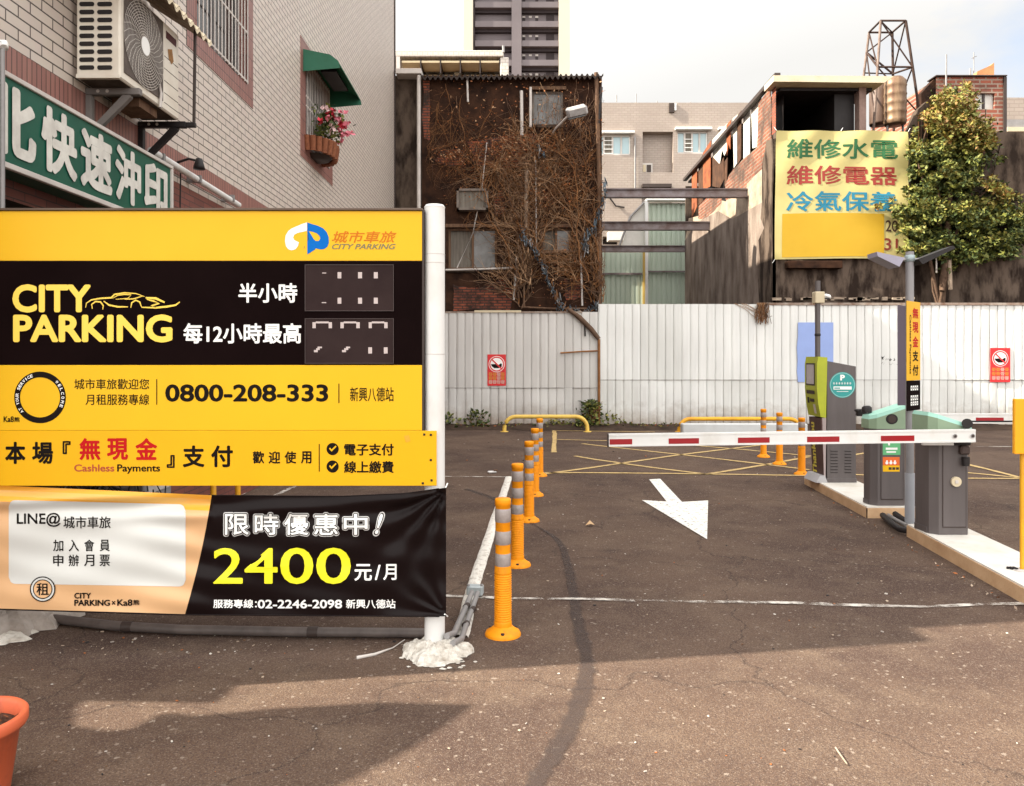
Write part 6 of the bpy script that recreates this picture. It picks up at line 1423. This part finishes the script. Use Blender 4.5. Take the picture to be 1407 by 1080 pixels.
for k in range(7): x = -.115 + k * .033; b.box(q + Vector((x, -.002, .012)), q + Vector((x + .022, -.001, .016)), WHITE); b.box(q + Vector((x, -.002, .022)), q + Vector((x + .022, -.001, .026)), WHITE); b.box(q + Vector((x + .008, -.002, .006)), q + Vector((x + .013, -.001, .034)), WHITE)
b.box(q + Vector((-.11, -.003, -.055)), q + Vector((.11, -.001, -.018)), WHITE); b.box(q + Vector((-.10, -.004, -.045)), q + Vector((-.03, -.003, -.03)), TEAL); b.box(q + Vector((-.07, -.002, -.082)), q + Vector((.07, -.001, -.076)), WHITE); b.build('badge', ks)
b = MB()
for (u0, u1) in ((1141, 1151), (1160.5, 1169.5)):
    for k in range(8):
        z = kz(619 + k * 4.2); b.box((kx(u0), yk - .012, z - .004), (kx(u1), yk - .001, z + .005), STEEL, .003); b.box((kx(u0), yk - .003, z - .012), (kx(u1), yk - .0008, z - .004), DARK)
b.build('vent_louvre', ks)

# camera post behind the kiosk
cpz = thing('camera_post', 'slim grey post with a cream box and a small camera behind the payment kiosk', 'camera post', (PX(1123.5, 9.95), 9.95, 0))
b = MB(); x = PX(1123.5, 9.95); b.tube([(x, 9.95, IH), (x, 9.95, PZ(386, 9.95))], .033, STEEL, 12); b.lathe((x, 9.95, PZ(462, 9.95)), [(.034, 0), (.038, .005), (.038, .03), (.034, .035)], DARK, 12); b.build('post', cpz)
b = MB(); b.box(P(1120.5, 416.5, 9.9), P(1133.5, 400.5, 9.9) + Vector((0, .12, 0)), CREAM, .008); b.build('box', cpz)
b = MB(); q = P(1137, 408, 9.92); b.box(q + Vector((-.05, -.03, -.02)), q + Vector((.045, .04, .035)), WPAINT, .02, Matrix.Rotation(R(15), 3, 'Y')); b.box(q + Vector((-.03, -.034, -.03)), q + Vector((.02, .02, -.015)), DARK, .006); b.build('camera', cpz)

# ================================================================== POST WITH CASHLESS SIGN AND SOLAR LAMPS
LX, LY = PX(1250, 7.3), 7.3
lp_ = thing('lamp_post', 'grey post with two flat lamp heads standing between the kerb islands', 'lamp post', (LX, LY, 0))
b = MB(); b.tube([(LX, LY, 0), (LX, LY, PZ(346, LY))], .036, mat('post_grey', (.25, .24, .245), .5, var=.15), 16); b.lathe((LX, LY, PZ(360, LY)), [(.037, 0), (.045, .005), (.045, .06), (.037, .065)], mat('post_collar', (.30, .36, .37), .4, metal=.3), 16); b.build('post', lp_)
b = MB(); b.tube([(LX, LY, .003), (LX, LY, PZ(650, LY))], .043, mat('pale_blue_grey_sleeve', (.33, .34, .37), .5, var=.12), 16); b.build('sleeve', lp_)
for (pts, m_, lens_) in (([(1243, 354), (1205, 346), (1206, 352), (1236, 366.5)], mat('lamp_head_pale', (.34, .32, .40), .4), True), ([(1262, 356), (1310, 337.5), (1313, 341), (1268, 363)], DARK, False)):
    b = MB(); b.prism([P(u, v, LY - .1) for u, v in pts], (0, .2, 0), m_); b.tube([P(1250, 356, LY), P(*[(1240, 357), (1264, 357)][0 if lens_ else 1], LY)], .015, GREY, 8); b.build('lamp_head', lp_)
csn = thing('cashless_sign', 'narrow yellow and black vertical cashless payment sign fixed on the grey lamp post', 'sign', P(1255, 565, 7.2))
e0 = Vector((PX(1246, 7.15), 7.15, 0)); e1 = Vector((PX(1264.5, 7.38), 7.38, 0)); ee = (e1 - e0); en = Vector((ee.y, -ee.x, 0)).normalized()
def sp_(s, v, o=0.): q = e0 + ee * s + en * o; q.z = PZ(v + (0 if s < .5 else 0), 7.15) if s < .5 else PZ(v, 7.15); return q
def splate(b, s0, s1, v0, v1, m, o, th=.004):
    b.prism([sp_(s0, v1, o), sp_(s1, v1, o), sp_(s1, v0, o), sp_(s0, v0, o)], -en * th, m)
b = MB(); splate(b, 0, 1, 413, 523, YELLOW2, 0); yl = b.build('yellow_panel', csn)
b = MB(); splate(b, 0, 1, 523.3, 565, BLACK, 0); bl = b.build('black_panel', csn)
b = MB()
for i, (ch, m_) in enumerate((('無', RED), ('現', RED), ('金', RED), ('支', INK), ('付', INK))):
    v0 = 421.5 + i * 20; b.text(ch, lambda a, c: sp_(.42 + a * .42, v0 + 15 - c * 15, .0015), m_, .03)
b.text('Cashless Payments', lambda a, c: sp_(.16 + c * .16, 432 + a * 82, .0015), INK, .02); b.build('lettering', yl)
b = MB()
for (v0, v1) in ((530.5, 537), (544, 551), (552.5, 558)):
    for k in range(4): splate(b, .28 + k * .145, .28 + k * .145 + .10, v0, v1, WHITE, .0015, .0008); splate(b, .31 + k * .145, .28 + k * .145 + .07, v0 + 2, v1 - 2, BLACK, .0025, .0006)
b.build('lettering', bl)
b = MB(); b.prism([P(1234.5, 557, 7.50), P(1246, 557, 7.36), P(1246, 421, 7.36), P(1234.5, 419, 7.50)], (0, .02, 0), mat('purple_grey_backplate', (.21, .18, .235), .55, var=.08)); b.build('back_plate', csn)
b = MB()
for v in (430, 510, 555): b.tube([Vector((LX, LY, PZ(v, LY))), sp_(.4, v, -.006)], .012, GREY, 6)
b.build('bracket', csn)

# yellow plate at the right edge
ye = thing('yellow_edge_sign', 'plain yellow plate on a slim yellow post standing on the nearer kerb island', 'sign', (PX(1405, 5.45), 5.45, IH))
b = MB(); b.tube([(PX(1405, 5.45), 5.45, IH), (PX(1405, 5.45), 5.45, PZ(552, 5.45))], .017, YPAINT, 12); b.lathe((PX(1405, 5.45), 5.45, IH), [(.06, 0), (.06, .006), (.02, .012)], BARS, 14); b.build('post', ye)
b = MB(); b.box((PX(1394.5, 5.4), 5.40, PZ(624, 5.4)), (PX(1394.5, 5.4) + .35, 5.43, PZ(548, 5.4)), mat('plate_yellow', (.82, .36, .006), .35, var=.06), .004); b.build('plate', ye)
b = MB(); q = G(1393, 782, IH)
for k in range(3): b.box(q + Vector((-.05 + k * .02, -.02 * k, 0)), q + Vector((-.03 + k * .02, .01, .018)), DARK, .004)
b.build('anchor', ye)

# ================================================================== FLOWER POT, LITTER
fp = thing('flower_pot', 'orange terracotta coloured flower pot filled with bare soil', 'flower pot', (-1.975, 2.82, 0))
TERR = mat('terracotta_plastic', (.58, .115, .045), .55, col2=(.36, .085, .045), vs=11., lo=.45, hi=.75)
c = Vector((-1.975, 2.82, 0))
b = MB(); b.lathe(c, [(0, .004), (.115, .004), (.12, .012), (.152, .245), (.172, .25), (.178, .262), (.178, .292), (.170, .300), (.158, .296), (.150, .285), (.145, .24)], TERR, 48); b.build('pot', fp)
b = MB(); SOIL = mat('soil', (.09, .045, .03), .95, col2=(.045, .025, .018), vs=20., bump=1., bs=50); n = 30
b.lathe(c, [(.1462, .245), (.10, .252), (.05, .249), (0, .255)], SOIL, 30)
for k in range(50): a = rnd.uniform(0, 6.28); r = rnd.uniform(0, .13); leaf(b, c + Vector((r * math.cos(a), r * math.sin(a), .255)), .03, rnd.choice([DLEAF, SOIL, WOOD]), .8)
b.build('soil', fp)
b = MB(); q = G(811, 723); LY_ = mat('fallen_leaf_tan', (.50, .33, .18), .7)
b.add([q + Vector((-.05, -.02, .012)), q + Vector((0, -.035, .03)), q + Vector((.045, 0, .012)), q + Vector((.0, .04, .05)), q + Vector((-.02, .01, .015))], [(0, 1, 4), (1, 2, 4), (2, 3, 4), (3, 0, 4)], LY_)
tag(b.build('fallen_leaf', origin=q), 'curled tan leaf lying on the asphalt between the orange bollards and the white arrow', 'leaf')
b = MB(); q = [G(1148, 1027, .008), G(1154, 1036, .012), G(1164, 1050, .008)]; b.tube(q, .0035, PLASTER, 5)
tag(b.build('straw', origin=q[1]), 'pale straw stalk lying on the sunlit asphalt in front of the barrier', 'straw')
b = MB(); q = [G(490, 904, .005), G(515, 899, .006), G(540, 890, .006), G(556, 879, .007)]; b.tube(q, .005, BARS, 5, rs=[.012, .009, .004, .003])
tag(b.build('plastic_strip', origin=q[1]), 'pale plastic strip lying on the asphalt beside the cement blob at the white post', 'strip')
b = MB(); q = G(676, 650); b.box(q + Vector((-.06, -.03, .004)), q + Vector((.06, .03, .03)), WPAINT, .008, Matrix.Rotation(R(20), 3, 'Z')); b.box(q + Vector((.02, -.02, .03)), q + Vector((.08, .02, .05)), WOOD, .006)
tag(b.build('paper_scrap', origin=q), 'white crumpled scrap on the asphalt behind the white cable duct', 'scrap')
b = MB()
SCR = [CONC, CONCG, DLEAF, DARK, WOOD, PLASTER, PLASTER]
def scraps(k, u0, u1, v0, v1, s0, s1):
    for _ in range(k):
        q = G(rnd.uniform(u0, u1), rnd.uniform(v0, v1)); s_ = rnd.uniform(s0, s1); a = rnd.uniform(0, 6.28); M3 = Matrix.Rotation(a, 3, 'Z') @ Matrix.Rotation(rnd.uniform(-.4, .4), 3, 'X')
        b.box(q + Vector((-s_, -s_ * rnd.uniform(.3, 1), .001)), q + Vector((s_, s_ * rnd.uniform(.3, 1), s_ * .5 + .002)), rnd.choice(SCR), s_ * .2, M3)
scraps(60, 60, 580, 860, 900, .003, .010); scraps(120, 0, 1407, 870, 1075, .002, .007); scraps(110, 620, 1250, 640, 870, .003, .010); scraps(40, 620, 1250, 600, 640, .006, .018)
tag(b.build('grit', origin=(0, 5, 0)), 'small scraps and grit scattered over the asphalt', 'litter', kind='stuff')
